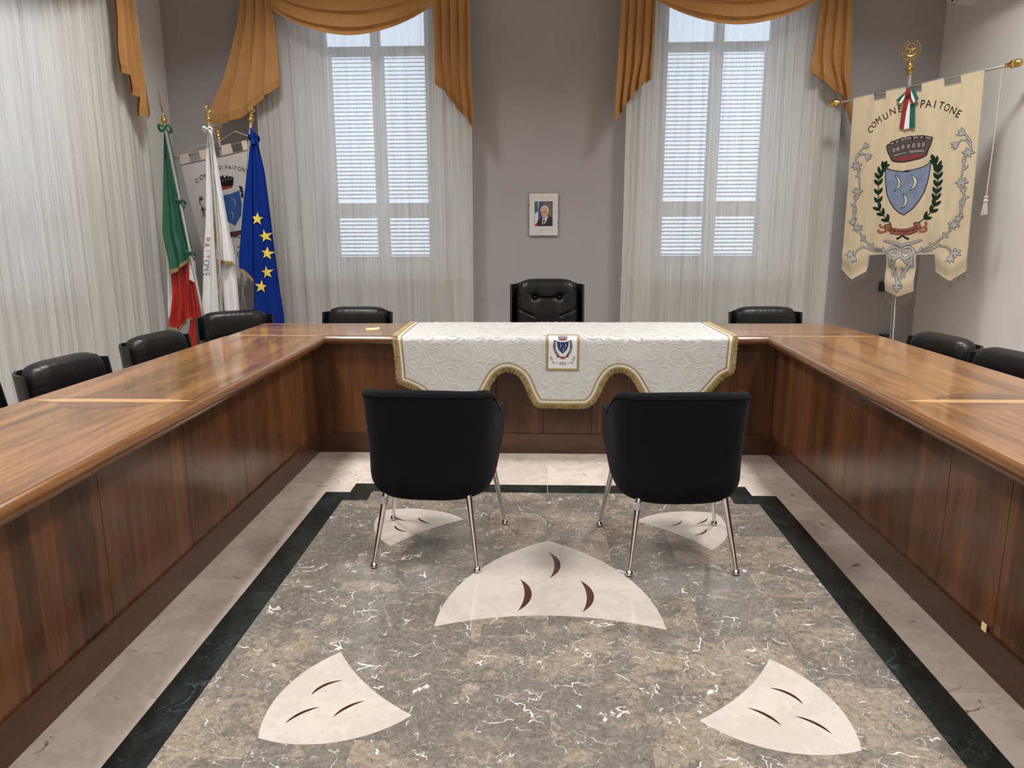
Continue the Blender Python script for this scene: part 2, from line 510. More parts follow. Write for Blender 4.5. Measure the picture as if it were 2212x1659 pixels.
M_wall = grainy('taupe_grey_paint', (0.335, 0.318, 0.320), 0.85, 0.03, 3.0, 0.08, 160)
M_wallside = grainy('warm_white_paint', (0.66, 0.65, 0.62), 0.85, 0.03, 3.0, 0.08, 160)
M_ceil = grainy('white_ceiling_paint', (0.62, 0.60, 0.56), 0.9, 0.02, 3.0, 0.05, 160)
M_whitepaint = grainy('white_window_paint', (0.72, 0.73, 0.74), 0.4, 0.03, 5.0, 0.05, 80)
M_slat = grainy('pale_shutter_paint', (0.74, 0.78, 0.80), 0.5, 0.04, 8.0, 0.03, 80)
M_leather = grainy('black_leather', (0.0085, 0.0083, 0.0085), 0.36, 0.2, 12.0, 0.2, 130, spec=0.26, bdist=0.002)
M_shell = grainy('black_chair_shell', (0.009, 0.009, 0.010), 0.38, 0.1, 20, 0.05, 300)
M_blackcloth = grainy('black_fabric', (0.0060, 0.0060, 0.0078), 0.95, 0.35, 320.0, 0.5, 700.0, spec=0.08, sheen=0.03)
M_chrome = grainy('chrome', (0.72, 0.72, 0.72), 0.10, 0.03, 20, 0.0, metal=1.0)
M_steel = grainy('steel_pole', (0.62, 0.62, 0.62), 0.22, 0.05, 20, 0.0, metal=1.0)
M_brass = grainy('polished_brass', (0.62, 0.42, 0.13), 0.25, 0.08, 20, 0.0, metal=1.0)
M_gold = grainy('gold_braid', (0.36, 0.265, 0.105), 0.5, 0.35, 220.0, 0.6, 500.0, metal=0.25, sheen=0.3)
M_fringe = grainy('gold_fringe', (0.31, 0.225, 0.085), 0.55, 0.4, 160.0, 0.4, 600.0, metal=0.2, stretch=(1, 1, 0.2))
M_oldfringe = grainy('tarnished_fringe', (0.115, 0.092, 0.066), 0.7, 0.35, 160.0, 0.4, 600.0, stretch=(1, 1, 0.2))
M_satin = grainy('white_satin', (0.53, 0.53, 0.535), 0.42, 0.06, 24.0, 0.25, 300.0, sheen=0.25)
M_scrollthread = grainy('ivory_satin_thread', (0.585, 0.572, 0.535), 0.32, 0.08, 90.0, 0.3, 400.0, sheen=0.3)
M_whitebraid = grainy('white_braid', (0.60, 0.59, 0.57), 0.6, 0.06, 160.0, 0.4, 500.0)
M_ivory = grainy('aged_ivory_silk', (0.52, 0.43, 0.29), 0.5, 0.09, 7.0, 0.2, 120.0, sheen=0.2, stretch=(3, 3, 0.6))
M_greycloth = grainy('pale_grey_banner_cloth', (0.46, 0.43, 0.42), 0.7, 0.06, 10.0, 0.2, 200.0)
M_tabcloth = grainy('cream_banner_tab', (0.52, 0.46, 0.36), 0.7, 0.08, 10.0, 0.2, 200.0)
M_ink = grainy('black_thread', (0.012, 0.008, 0.007), 0.8, 0.2, 60, spec=0.15)
M_crown = grainy('grey_thread_crown', (0.075, 0.064, 0.060), 0.8, 0.25, 60, spec=0.2)
M_crownl = grainy('light_grey_thread', (0.20, 0.175, 0.165), 0.7, 0.2, 60)
M_crimson = grainy('crimson_thread', (0.20, 0.018, 0.028), 0.6, 0.15, 60)
M_shield = grainy('faded_blue_silk', (0.155, 0.20, 0.29), 0.55, 0.14, 22.0, 0.2, 90.0)
M_shieldb = grainy('printed_blue', (0.018, 0.07, 0.24), 0.55, 0.1, 20)
M_shieldn = grainy('navy_blue_thread', (0.012, 0.035, 0.16), 0.5, 0.1, 40)
M_cresc = grainy('silver_white_thread', (0.50, 0.48, 0.40), 0.5, 0.08, 60)
M_silver = grainy('silver_grey_thread', (0.33, 0.335, 0.345), 0.5, 0.12, 60)
M_laurel = grainy('dark_green_thread', (0.008, 0.024, 0.014), 0.8, 0.3, 60, spec=0.15)
M_scroll = grainy('brick_red_thread', (0.27, 0.085, 0.05), 0.6, 0.12, 60)
M_red = grainy('red_flag_satin', (0.37, 0.018, 0.014), 0.45, 0.06, 20.0, 0.1, 200, sheen=0.05)
M_green = grainy('green_flag_satin', (0.012, 0.105, 0.062), 0.45, 0.08, 20.0, 0.1, 200, sheen=0.05)
M_white = grainy('white_flag_satin', (0.70, 0.69, 0.70), 0.40, 0.04, 20.0, 0.1, 200, sheen=0.2)
M_blue = grainy('blue_flag_cloth', (0.004, 0.023, 0.185), 0.8, 0.08, 60.0, 0.2, 400, spec=0.08)
M_yellow = grainy('yellow_star_cloth', (0.72, 0.55, 0.08), 0.6, 0.06, 60)
M_bowred = grainy('dark_red_ribbon', (0.22, 0.022, 0.022), 0.45, 0.1, 60)
M_bowgreen = grainy('dark_green_ribbon', (0.012, 0.10, 0.07), 0.45, 0.1, 60)
M_cord = grainy('pale_cord', (0.52, 0.49, 0.43), 0.7, 0.2, 300)
M_paper = grainy('white_print_paper', (0.60, 0.575, 0.575), 0.35, 0.02, 20, 0.0)
M_note = grainy('pale_yellow_paper', (0.82, 0.70, 0.36), 0.7, 0.05, 40)
M_blackplastic = grainy('black_plastic', (0.012, 0.012, 0.012), 0.45, 0.1, 30)
M_whiteplastic = grainy('white_plastic', (0.70, 0.69, 0.66), 0.4, 0.03, 20, 0.0)

def cloth_translucent(name, base, tr, trans_amt, bump=0.2, stretch=(60, 60, 3)):
    m, t, p = new_mat(name, base, 0.75, 0, 0.2)
    out = t.nodes['Material Output']
    v = mapping(t, t.nodes.new('ShaderNodeTexCoord').outputs['Object'], stretch)
    n = noise(t, v, 1.0, 4)
    col = ramp(t, n.outputs[0], [(0.3, tuple(c * 0.9 for c in base)), (0.7, tuple(min(1, c * 1.08) for c in base))])
    t.links.new(col, p.inputs['Base Color'])
    tb = node(t, 'ShaderNodeBsdfTranslucent', {'Color': c4(tr)})
    ms = node(t, 'ShaderNodeMixShader', {0: trans_amt, 1: p.outputs[0], 2: tb.outputs[0]})
    t.links.new(ms.outputs[0], out.inputs[0])
    return m
M_orange = cloth_translucent('apricot_drapery', (0.50, 0.270, 0.100), (0.62, 0.27, 0.08), 0.22)
M_orangehem = cloth_translucent('apricot_hem', (0.40, 0.205, 0.070), (0.45, 0.19, 0.06), 0.15)

def sheer(name, base=(0.74, 0.725, 0.69)):
    """sheer curtain: uv u in metres across the cloth, v in metres up"""
    m, t, p = new_mat(name, base, 0.9, 0, 0.1)
    out = t.nodes['Material Output']
    uv = t.nodes.new('ShaderNodeTexCoord').outputs['UV']
    n1 = noise(t, mapping(t, uv, (190, 2.2, 1)), 1.0, 3, 0.6)
    n2 = noise(t, mapping(t, uv, (36, 0.5, 1)), 1.0, 3, 0.55)
    n3 = noise(t, mapping(t, uv, (420, 55, 1)), 1.0, 2, 0.5)
    f = mth(t, 'ADD', mth(t, 'MULTIPLY', n1.outputs[0], 0.6), mth(t, 'MULTIPLY', n2.outputs[0], 0.4))
    col = ramp(t, f, [(0.36, (0.60, 0.595, 0.585)), (0.5, (0.73, 0.725, 0.71)), (0.64, (0.81, 0.80, 0.78))])
    slub = ramp(t, n3.outputs[0], [(0.60, 0.0), (0.70, 1.0)])
    col = mixc(t, mth(t, 'MULTIPLY', slub, 0.35), col, (0.86, 0.84, 0.78))
    d = node(t, 'ShaderNodeBsdfDiffuse', {'Color': col})
    tb = node(t, 'ShaderNodeBsdfTranslucent', {'Color': col})
    ms = node(t, 'ShaderNodeMixShader', {0: 0.42, 1: d.outputs[0], 2: tb.outputs[0]})
    tr = t.nodes.new('ShaderNodeBsdfTransparent')
    fac = ramp(t, f, [(0.36, 0.80), (0.5, 0.835), (0.64, 0.87)])
    m2 = node(t, 'ShaderNodeMixShader', {0: fac, 1: tr.outputs[0], 2: ms.outputs[0]})
    t.links.new(m2.outputs[0], out.inputs[0])
    return m
M_sheer = sheer('striped_sheer')

def glass_mat():
    m, t, p = new_mat('window_glass', (1, 1, 1), 0.02)
    out = t.nodes['Material Output']
    tr = t.nodes.new('ShaderNodeBsdfTransparent'); tr.inputs[0].default_value = (0.94, 0.97, 0.96, 1)
    gl = node(t, 'ShaderNodeBsdfGlossy', {'Roughness': 0.02})
    fr = node(t, 'ShaderNodeFresnel', {'IOR': 1.45})
    ms = node(t, 'ShaderNodeMixShader', {0: fr.outputs[0], 1: tr.outputs[0], 2: gl.outputs[0]})
    t.links.new(ms.outputs[0], out.inputs[0])
    return m
M_glass = glass_mat()


# ------------------------------------------------------------------ outlines of the embroidery, in metres on each banner
B1={'outline':[(-0.0,-0.0),(0.165,-0.014),(0.173,0.045),(0.265,0.03),(0.261,-0.023),(0.409,-0.032),(0.419,0.022),(0.533,0.014),(0.529,-0.044),(0.686,-0.061),(0.695,0.002),(0.811,-0.009),(0.803,-0.066),(0.937,-0.083),(0.962,-0.076),(0.978,0.561),(0.989,1.056),(0.995,1.388),(0.894,1.472),(0.777,1.403),(0.761,1.269),(0.621,1.272),(0.622,1.568),(0.515,1.62),(0.399,1.573),(0.388,1.275),(0.249,1.287),(0.235,1.422),(0.129,1.495),(0.019,1.408),(0.017,1.052),(0.014,0.704)],'letters':[('C',(0.175,0.29),(0.155,0.242)),('O',(0.2,0.251),(0.182,0.208)),('M',(0.239,0.223),(0.212,0.178)),('U',(0.286,0.196),(0.266,0.151)),('N',(0.336,0.167),(0.321,0.116)),('E',(0.387,0.155),(0.376,0.102)),('P',(0.548,0.14),(0.551,0.082)),('A',(0.594,0.143),(0.594,0.087)),('I',(0.637,0.153),(0.646,0.097)),('T',(0.68,0.164),(0.696,0.114)),('O',(0.723,0.183),(0.738,0.135)),('N',(0.766,0.209),(0.785,0.161)),('E',(0.804,0.237),(0.828,0.19))],'crown':[(0.305,0.407),(0.323,0.392),(0.334,0.4),(0.334,0.379),(0.362,0.371),(0.368,0.396),(0.369,0.37),(0.398,0.362),(0.404,0.387),(0.405,0.359),(0.437,0.352),(0.444,0.381),(0.455,0.379),(0.45,0.352),(0.491,0.347),(0.5,0.381),(0.498,0.385),(0.497,0.35),(0.542,0.348),(0.542,0.383),(0.551,0.384),(0.549,0.35),(0.584,0.351),(0.584,0.388),(0.592,0.389),(0.588,0.354),(0.649,0.371),(0.64,0.42),(0.625,0.463),(0.617,0.501),(0.57,0.524),(0.479,0.539),(0.453,0.543),(0.405,0.54),(0.366,0.531),(0.35,0.514),(0.337,0.487),(0.317,0.451)],'crown_red':[(0.369,0.52),(0.448,0.497),(0.544,0.49),(0.543,0.49),(0.613,0.499),(0.569,0.516),(0.478,0.532),(0.428,0.535)],'arches':[(0.367,0.446),(0.397,0.438),(0.434,0.425),(0.476,0.424),(0.515,0.422),(0.513,0.418),(0.552,0.42),(0.586,0.42)],'merl':[[(0.338,0.382),(0.359,0.377),(0.361,0.398),(0.343,0.403)],[(0.372,0.374),(0.395,0.368),(0.396,0.386),(0.376,0.392)],[(0.408,0.364),(0.434,0.357),(0.437,0.373),(0.412,0.378)],[(0.455,0.357),(0.489,0.352),(0.491,0.369),(0.458,0.372)],[(0.502,0.353),(0.539,0.352),(0.539,0.367),(0.504,0.369)],[(0.553,0.355),(0.581,0.356),(0.579,0.371),(0.556,0.369)],[(0.594,0.359),(0.642,0.373),(0.639,0.385),(0.595,0.375)]],'band':[(0.366,0.481),(0.459,0.465),(0.46,0.476),(0.372,0.496)],'band2':[(0.489,0.462),(0.541,0.459),(0.542,0.476),(0.491,0.479)],'band3':[(0.484,0.454),(0.595,0.458),(0.597,0.477),(0.488,0.473)],'shield':[(0.315,0.582),(0.363,0.601),(0.441,0.617),(0.507,0.619),(0.451,0.614),(0.527,0.607),(0.6,0.59),(0.652,0.559),(0.655,0.598),(0.648,0.693),(0.631,0.78),(0.6,0.845),(0.557,0.907),(0.493,0.96),(0.449,0.937),(0.412,0.905),(0.377,0.858),(0.345,0.794),(0.331,0.738),(0.318,0.659)],'cres':[[(0.393,0.643),(0.424,0.664),(0.441,0.701),(0.436,0.74),(0.397,0.77),(0.42,0.732),(0.422,0.697)],[(0.52,0.648),(0.552,0.668),(0.568,0.702),(0.555,0.743),(0.517,0.77),(0.538,0.732),(0.541,0.701)],[(0.47,0.79),(0.497,0.812),(0.511,0.846),(0.5,0.882),(0.464,0.91),(0.483,0.875),(0.486,0.84)]],'stemL':[(0.402,1.036),(0.342,0.97),(0.29,0.904),(0.278,0.807),(0.268,0.699),(0.269,0.634),(0.294,0.577)],'stemR':[(0.618,1.018),(0.687,0.954),(0.719,0.883),(0.721,0.811),(0.722,0.73),(0.716,0.648),(0.708,0.598),(0.681,0.55)],'scroll':[(0.392,1.059),(0.469,1.073),(0.532,1.07),(0.601,1.045),(0.609,1.09),(0.556,1.113),(0.474,1.118),(0.4,1.103)],'scrollL':[(0.351,1.037),(0.401,1.029),(0.412,1.09),(0.375,1.083),(0.36,1.09)],'scrollR':[(0.574,1.022),(0.62,1.016),(0.634,1.058),(0.613,1.081),(0.591,1.053)],'curls':[[(0.367,1.059),(0.334,1.057),(0.315,1.046),(0.315,1.03)],[(0.37,1.087),(0.338,1.098),(0.308,1.094),(0.309,1.074)],[(0.621,1.066),(0.658,1.058),(0.67,1.037),(0.664,1.014)],[(0.62,1.09),(0.661,1.09),(0.676,1.074),(0.669,1.058)]],'twigs':[[(0.5,1.122),(0.481,1.138),(0.456,1.15)],[(0.5,1.124),(0.526,1.141),(0.552,1.151)]],'motto':[(0.405,1.083),(0.508,1.094),(0.594,1.075)],'vines':[[(0.062,0.509),(0.069,0.471),(0.099,0.431),(0.133,0.399)],[(0.062,0.509),(0.086,0.467),(0.121,0.458),(0.151,0.471)],[(0.081,0.564),(0.097,0.614),(0.11,0.68),(0.114,0.735)],[(0.099,0.795),(0.092,0.839),(0.079,0.888),(0.086,0.944),(0.117,0.995)],[(0.083,0.861),(0.104,0.911),(0.089,0.978),(0.083,1.0)],[(0.149,1.095),(0.185,1.148),(0.246,1.203),(0.313,1.23),(0.414,1.264)],[(0.217,1.217),(0.281,1.246),(0.391,1.255)],[(0.23,1.232),(0.189,1.221),(0.147,1.252),(0.134,1.298)],[(0.926,0.467),(0.922,0.431),(0.901,0.395),(0.866,0.361)],[(0.925,0.46),(0.895,0.416),(0.858,0.41),(0.835,0.433)],[(0.903,0.531),(0.892,0.599),(0.889,0.688)],[(0.901,0.748),(0.916,0.798),(0.929,0.848),(0.918,0.918),(0.905,0.968)],[(0.925,0.828),(0.903,0.868),(0.914,0.928),(0.935,0.989)],[(0.862,1.074),(0.817,1.123),(0.737,1.196),(0.68,1.224),(0.605,1.265)],[(0.79,1.188),(0.721,1.236),(0.622,1.254)],[(0.787,1.204),(0.826,1.206),(0.869,1.231),(0.885,1.272)]],'flowers':[[(0.073,0.548),(0.065,0.515)],[(0.101,0.759),(0.099,0.735)],[(0.131,1.062),(0.115,1.034)],[(0.914,0.503),(0.917,0.474)],[(0.895,0.723),(0.894,0.696)],[(0.875,1.039),(0.886,1.01)],[(0.098,1.284),(0.073,1.271)],[(0.91,1.255),(0.926,1.253)]],'buds':[[(0.125,0.409),(0.153,0.377)],[(0.144,0.468),(0.189,0.499)],[(0.876,0.368),(0.827,0.338)],[(0.839,0.43),(0.793,0.456)],[(0.13,1.295),(0.131,1.355)],[(0.883,1.272),(0.883,1.331)],[(0.098,1.034),(0.071,0.989)],[(0.896,1.013),(0.905,0.973)]],'thorns':[[(0.1,0.625),(0.073,0.635)],[(0.1,0.598),(0.109,0.577)],[(0.094,0.828),(0.073,0.8)],[(0.096,0.822),(0.114,0.803)],[(0.085,0.877),(0.054,0.863)],[(0.18,1.148),(0.171,1.168)],[(0.194,1.156),(0.201,1.125)],[(0.267,1.211),(0.27,1.189)],[(0.358,1.243),(0.353,1.219)],[(0.893,0.589),(0.882,0.544)],[(0.891,0.629),(0.927,0.599)],[(0.914,0.793),(0.89,0.767)],[(0.917,0.793),(0.931,0.761)],[(0.924,0.838),(0.957,0.833)],[(0.813,1.123),(0.805,1.1)],[(0.823,1.123),(0.845,1.136)],[(0.718,1.205),(0.715,1.178)],[(0.641,1.243),(0.657,1.214)]],'acan':[[(0.41,1.253),(0.421,1.318),(0.452,1.383),(0.486,1.459),(0.504,1.529)],[(0.59,1.244),(0.592,1.313),(0.568,1.379),(0.523,1.457),(0.508,1.529)],[(0.499,1.213),(0.47,1.192),(0.427,1.182),(0.35,1.166)],[(0.499,1.213),(0.528,1.194),(0.574,1.183),(0.653,1.158)],[(0.452,1.383),(0.451,1.427),(0.46,1.465)],[(0.568,1.379),(0.541,1.423),(0.556,1.466)],[(0.423,1.335),(0.421,1.362),(0.424,1.39)],[(0.593,1.319),(0.597,1.356),(0.594,1.383)],[(0.433,1.351),(0.459,1.345),(0.467,1.317)],[(0.585,1.346),(0.553,1.336),(0.537,1.31)],[(0.458,1.388),(0.49,1.393)],[(0.554,1.396),(0.519,1.386)],[(0.5,1.491),(0.487,1.519),(0.469,1.528)],[(0.504,1.491),(0.529,1.517),(0.551,1.521)]],'spirals':[(0.449,1.272),(0.546,1.269)],'spir_r':[0.04],'fleur':[(0.504,1.513),(0.511,1.581)],'fleur2':[[(0.507,1.54),(0.474,1.548)],[(0.507,1.54),(0.543,1.541)]],'bow':{'red':[(0.441,0.018),(0.462,0.017),(0.464,0.08),(0.436,0.182),(0.433,0.291),(0.395,0.286),(0.4,0.135),(0.419,0.053)],'white':[(0.46,0.029),(0.472,0.077),(0.475,0.287),(0.433,0.291),(0.44,0.157)],'green':[(0.462,0.1),(0.501,0.103),(0.517,0.287),(0.472,0.287)],'loopL_g':[(0.419,0.011),(0.403,0.022),(0.351,0.066),(0.38,0.086),(0.417,0.028)],'loopL_w':[(0.428,0.013),(0.417,0.028),(0.38,0.086),(0.397,0.091),(0.437,0.022)],'loopL_r':[(0.434,-0.012),(0.452,0.003),(0.46,0.042),(0.419,0.053),(0.419,0.011)],'loopR_g':[(0.462,-0.02),(0.484,-0.009),(0.528,0.075),(0.507,0.093),(0.467,0.009)],'loopR_w':[(0.46,0.004),(0.469,0.01),(0.507,0.093),(0.496,0.104),(0.475,0.069)],'loopR_r':[(0.464,0.042),(0.496,0.104),(0.475,0.106)],'knot':[(0.433,-0.016),(0.458,-0.021),(0.468,0.026),(0.446,0.032)]},'fr':[[(0.019,1.408),(0.129,1.495),(0.235,1.422)],[(0.399,1.573),(0.515,1.62),(0.622,1.568)],[(0.777,1.403),(0.894,1.472),(0.995,1.388)]]}
E2={'outline':[(0.022,0.069),(0.721,0.075)],'tabs':[[(0.028,-0.008),(0.118,-0.008),(0.122,0.062),(0.025,0.064)],[(0.221,-0.005),(0.308,-0.008),(0.302,0.059),(0.228,0.065)],[(0.441,-0.007),(0.54,-0.006),(0.545,0.064),(0.437,0.069)],[(0.645,-0.001),(0.7,-0.0),(0.701,0.072),(0.646,0.073)]],'left':[(0.022,0.069),(0.025,0.858)],'bar':[(-0.012,0.006),(0.75,-0.0)],'letters':[('C',(0.147,0.248),(0.139,0.213)),('O',(0.199,0.228),(0.187,0.194)),('M',(0.243,0.217),(0.231,0.185)),('U',(0.272,0.202),(0.267,0.169)),('N',(0.308,0.191),(0.307,0.159)),('E',(0.342,0.186),(0.344,0.155)),('D',(0.375,0.178),(0.382,0.146)),('I',(0.403,0.182),(0.41,0.151)),('P',(0.442,0.19),(0.449,0.159)),('A',(0.475,0.196),(0.483,0.166)),('I',(0.501,0.202),(0.51,0.173)),('T',(0.522,0.211),(0.536,0.181)),('O',(0.562,0.226),(0.577,0.197)),('N',(0.598,0.241),(0.617,0.212)),('E',(0.628,0.268),(0.649,0.241))],'crown':[(0.338,0.24),(0.367,0.234),(0.378,0.245),(0.388,0.233),(0.401,0.235),(0.4,0.252),(0.417,0.256),(0.425,0.239),(0.441,0.244),(0.44,0.26),(0.459,0.252),(0.494,0.271),(0.474,0.327),(0.454,0.347),(0.366,0.351),(0.337,0.341),(0.331,0.299)],'red':[(0.348,0.326),(0.373,0.325),(0.464,0.337),(0.453,0.348),(0.366,0.349),(0.344,0.341)],'shield':[(0.266,0.39),(0.343,0.4),(0.437,0.398),(0.519,0.386),(0.511,0.5),(0.476,0.595),(0.397,0.669),(0.314,0.609),(0.264,0.515)],'cres':[[(0.419,0.425),(0.454,0.449),(0.46,0.481),(0.424,0.522),(0.442,0.483),(0.442,0.456)],[(0.373,0.533),(0.408,0.555),(0.41,0.59),(0.371,0.622),(0.394,0.587),(0.392,0.556)]],'rib':[(0.233,0.711),(0.346,0.716),(0.444,0.718),(0.507,0.733),(0.498,0.767),(0.434,0.755),(0.343,0.759),(0.224,0.745)],'leaf':[[(0.526,0.352),(0.557,0.384)],[(0.525,0.382),(0.556,0.41)],[(0.533,0.41),(0.549,0.434)],[(0.523,0.426),(0.544,0.454)]],'vine':[[(0.144,0.372),(0.116,0.409),(0.126,0.448),(0.127,0.497),(0.11,0.543)],[(0.127,0.503),(0.137,0.548),(0.131,0.602)],[(0.353,0.772),(0.383,0.762),(0.422,0.785)],[(0.356,0.943),(0.356,0.911),(0.384,0.892),(0.404,0.849),(0.366,0.858)]],'fl':[[(0.137,0.386),(0.145,0.369)],[(0.132,0.48),(0.131,0.456)]],'bot':[(0.028,1.072),(0.318,1.112),(0.331,1.131),(0.438,1.174),(0.464,1.145),(0.533,1.116)]}
# ------------------------------------------------------------------ room shell
CX = 0.048                       # centre line of the floor pattern
mb = MB(); mb.box(LEFT_X - 0.55, RIGHT_X + 0.2, FRONT_Y - 0.2, WALL_Y + 0.55, -0.12, -0.0025)
floor = tag(mb.build('floor', M_grout), 'polished marble floor with a dark border band and cream shield inlays', 'floor', kind='structure')

def clip_poly(poly, ax, val, keep_low):
    out = []
    for i in range(len(poly)):
        a, b = poly[i], poly[(i + 1) % len(poly)]
        ia, ib = (a[ax] <= val) == keep_low, (b[ax] <= val) == keep_low
        if ia: out.append(a)
        if ia != ib:
            k = (val - a[ax]) / (b[ax] - a[ax])
            out.append(tuple(lerp(a[q], b[q], k) for q in (0, 1)))
    return out
G = 0.0002
def slab(name, poly, mat, z=0.0, **kw):
    m_ = MB(); m_.prism(poly, -0.006, z)
    return m_.build(name, mat, floor, **kw)
def rect(x0, x1, y0, y1): return [(x0 + G, y0 + G), (x1 - G, y0 + G), (x1 - G, y1 - G), (x0 + G, y1 - G)]

def inset_poly(q, d):
    n = len(q); ar = sum(q[i][0] * q[(i + 1) % n][1] - q[(i + 1) % n][0] * q[i][1] for i in range(n))
    if ar < 0: q = q[::-1]
    L_ = []
    for i in range(n):
        a, b = q[i], q[(i + 1) % n]; dx, dy = b[0] - a[0], b[1] - a[1]; l = math.hypot(dx, dy)
        L_.append((a[0] - dy / l * d, a[1] + dx / l * d, dx, dy))
    out = []
    for i in range(n):
        (x1, y1, a1, b1), (x2, y2, a2, b2) = L_[i - 1], L_[i]
        den = a1 * b2 - b1 * a2
        k = ((x2 - x1) * b2 - (y2 - y1) * a2) / den
        out.append((x1 + a1 * k, y1 + b1 * k))
    return out
LX_O, LX_I, RX_I, RX_O = -1.228, -1.098, 1.192, 1.324
S_I, S_O, B_I, B_O = 3.860, 3.990, 4.005, 4.137     # stepped corner of the border
SLI, SLO, SRI, SRO = -0.961, -1.088, 1.062, 1.190
cols = [LX_I, -0.836, -0.546, -0.256, 0.034, 0.326, 0.617, 0.908, RX_I]
for ci in range(8):
    x0, x1 = cols[ci], cols[ci + 1]
    ys = [1.905 + 0.606 * k + (0.303 if ci % 2 else 0.0) for k in range(-5, 5)]
    for k in range(len(ys) - 1):
        y0, y1 = ys[k], min(ys[k + 1], B_I)
        if y1 - y0 < 0.03 or y1 < 0.2: continue
        if y1 > S_I and ci in (0, 7):
            if y0 < S_I: slab('tile', rect(x0, x1, y0, S_I), M_gray)
            slab('tile', rect(max(x0, SLI), min(x1, SRI), max(y0, S_I), y1), M_gray)
        else:
            slab('tile', rect(x0, x1, y0, y1), M_gray)
# dark border band
for q in ([(LX_O, 2.805), (LX_I, 2.805), (LX_I, S_I), (LX_O, S_O)], [(LX_O, 1.19), (LX_I, 1.19), (LX_I, 2.803), (LX_O, 2.803)], [(LX_O, -0.4), (LX_I, -0.4), (LX_I, 1.188), (LX_O, 1.188)],
          [(LX_O, S_O), (LX_I, S_I), (SLI, S_I), (SLO, S_O)], [(SLO, S_O + G), (SLI, S_I + G), (SLI, B_I - G), (SLO, B_O - G)], [(SLO, B_O), (SLI, B_I), (0.042, B_I), (0.042, B_O)],
          [(RX_O, 2.815), (RX_I, 2.815), (RX_I, S_I), (RX_O, S_O)], [(RX_O, 1.2), (RX_I, 1.2), (RX_I, 2.813), (RX_O, 2.813)], [(RX_O, -0.4), (RX_I, -0.4), (RX_I, 1.198), (RX_O, 1.198)],
          [(RX_O, S_O), (RX_I, S_I), (SRI, S_I), (SRO, S_O)], [(SRO, S_O + G), (SRI, S_I + G), (SRI, B_I - G), (SRO, B_O - G)], [(SRO, B_O), (SRI, B_I), (0.044, B_I), (0.044, B_O)]):
    ctr = (sum(p[0] for p in q) / 4, sum(p[1] for p in q) / 4)
    slab('border_tile', inset_poly(q, 0.0011), M_black, label='black green border slab')
# pink surround under and beside the tables
for x0, x1, o in ((-1.85, -1.437, 0.2), (-1.437, LX_O, 0.0), (RX_O, 1.53, 0.1), (1.53, 1.94, 0.3)):
    k = 0
    for k in range(-5, 6):
        y0, y1 = 2.093 + 0.404 * k + o, 2.093 + 0.404 * (k + 1) + o
        if y1 < 0.2 or y0 > B_O - 0.02: continue
        slab('tile', rect(x0, x1, y0, min(y1, B_O)), M_pink, label='pale pink marble tile')
for r_, (y0, y1) in enumerate(((B_O, 4.541), (4.541, 4.945))):
    for k in range(-5, 5):
        x0 = 0.044 + 0.404 * k - (0.2 if r_ else 0); x1 = x0 + 0.404
        slab('tile', rect(max(x0, -1.85), min(x1, 1.94), y0, y1), M_pink, label='pale pink marble tile')
for x0, x1 in ((LX_O, SLO), (SRO, RX_O)):
    slab('tile', rect(x0, x1, S_O, B_O), M_pink, label='pale pink marble tile')
m_ = MB(); m_.box(-3.49, 3.56, 4.946, 7.2, -0.006, 0.0); m_.box(-3.49, -1.851, -3.0, 4.944, -0.006, 0.0); m_.box(1.941, 3.56, -3.0, 4.944, -0.006, 0.0); m_.box(-1.85, 1.94, -3.0, 0.1, -0.006, 0.0)
m_.build('floor_field', M_pink, floor, kind='stuff', label='pale pink marble field behind the tables')

# cream shields let into the floor, each with three dark crescents
def arc3(a, m, b, n=12):
    """circular arc through three points"""
    (ax, ay), (bx, by), (cx, cy) = a, m, b
    d = 2 * (ax * (by - cy) + bx * (cy - ay) + cx * (ay - by))
    if abs(d) < 1e-9: return [a, b]
    ux = ((ax * ax + ay * ay) * (by - cy) + (bx * bx + by * by) * (cy - ay) + (cx * cx + cy * cy) * (ay - by)) / d
    uy = ((ax * ax + ay * ay) * (cx - bx) + (bx * bx + by * by) * (ax - cx) + (cx * cx + cy * cy) * (bx - ax)) / d
    r = math.hypot(ax - ux, ay - uy)
    a0, am, a1 = (math.atan2(p[1] - uy, p[0] - ux) for p in (a, m, b))
    def un(x, ref):
        while x < ref: x += 2 * PI
        return x
    am2, a12 = un(am, a0), un(a1, a0)
    if am2 > a12: a12 -= 2 * PI
    return [(ux + r * math.cos(lerp(a0, a12, k / n)), uy + r * math.sin(lerp(a0, a12, k / n))) for k in range(n + 1)]
def shield_inlay(apex, l, r, ml, mb_, mr, cres):
    poly = arc3(apex, ml, l)[:-1] + arc3(l, mb_, r)[:-1] + arc3(r, mr, apex)[:-1]
    slab('shield_inlay', poly, M_cream, 0.0006, label='cream marble shield inlay')
    for t0, mo, t1, mi in cres:
        slab('crescent_inlay', arc3(t0, mo, t1, 10)[:-1] + arc3(t1, mi, t0, 10)[:-1], M_redst, 0.0011, label='dark red marble crescent')
shield_inlay((0.039, 3.345), (-0.399, 2.544), (0.476, 2.546), (-0.232, 3.085), (0.032, 2.638), (0.310, 3.085),
             [((0.041, 3.216), (0.093, 3.071), (0.044, 2.954), (0.065, 3.105)), ((-0.083, 2.939), (-0.032, 2.808), (-0.085, 2.67), (-0.062, 2.808)), ((0.173, 2.935), (0.223, 2.796), (0.169, 2.669), (0.193, 2.796))])
L0 = [(-0.832, 1.902), (-0.707, 2.362), (-0.394, 2.021), (-0.828, 2.17), (-0.590, 2.195), (-0.589, 1.893)]
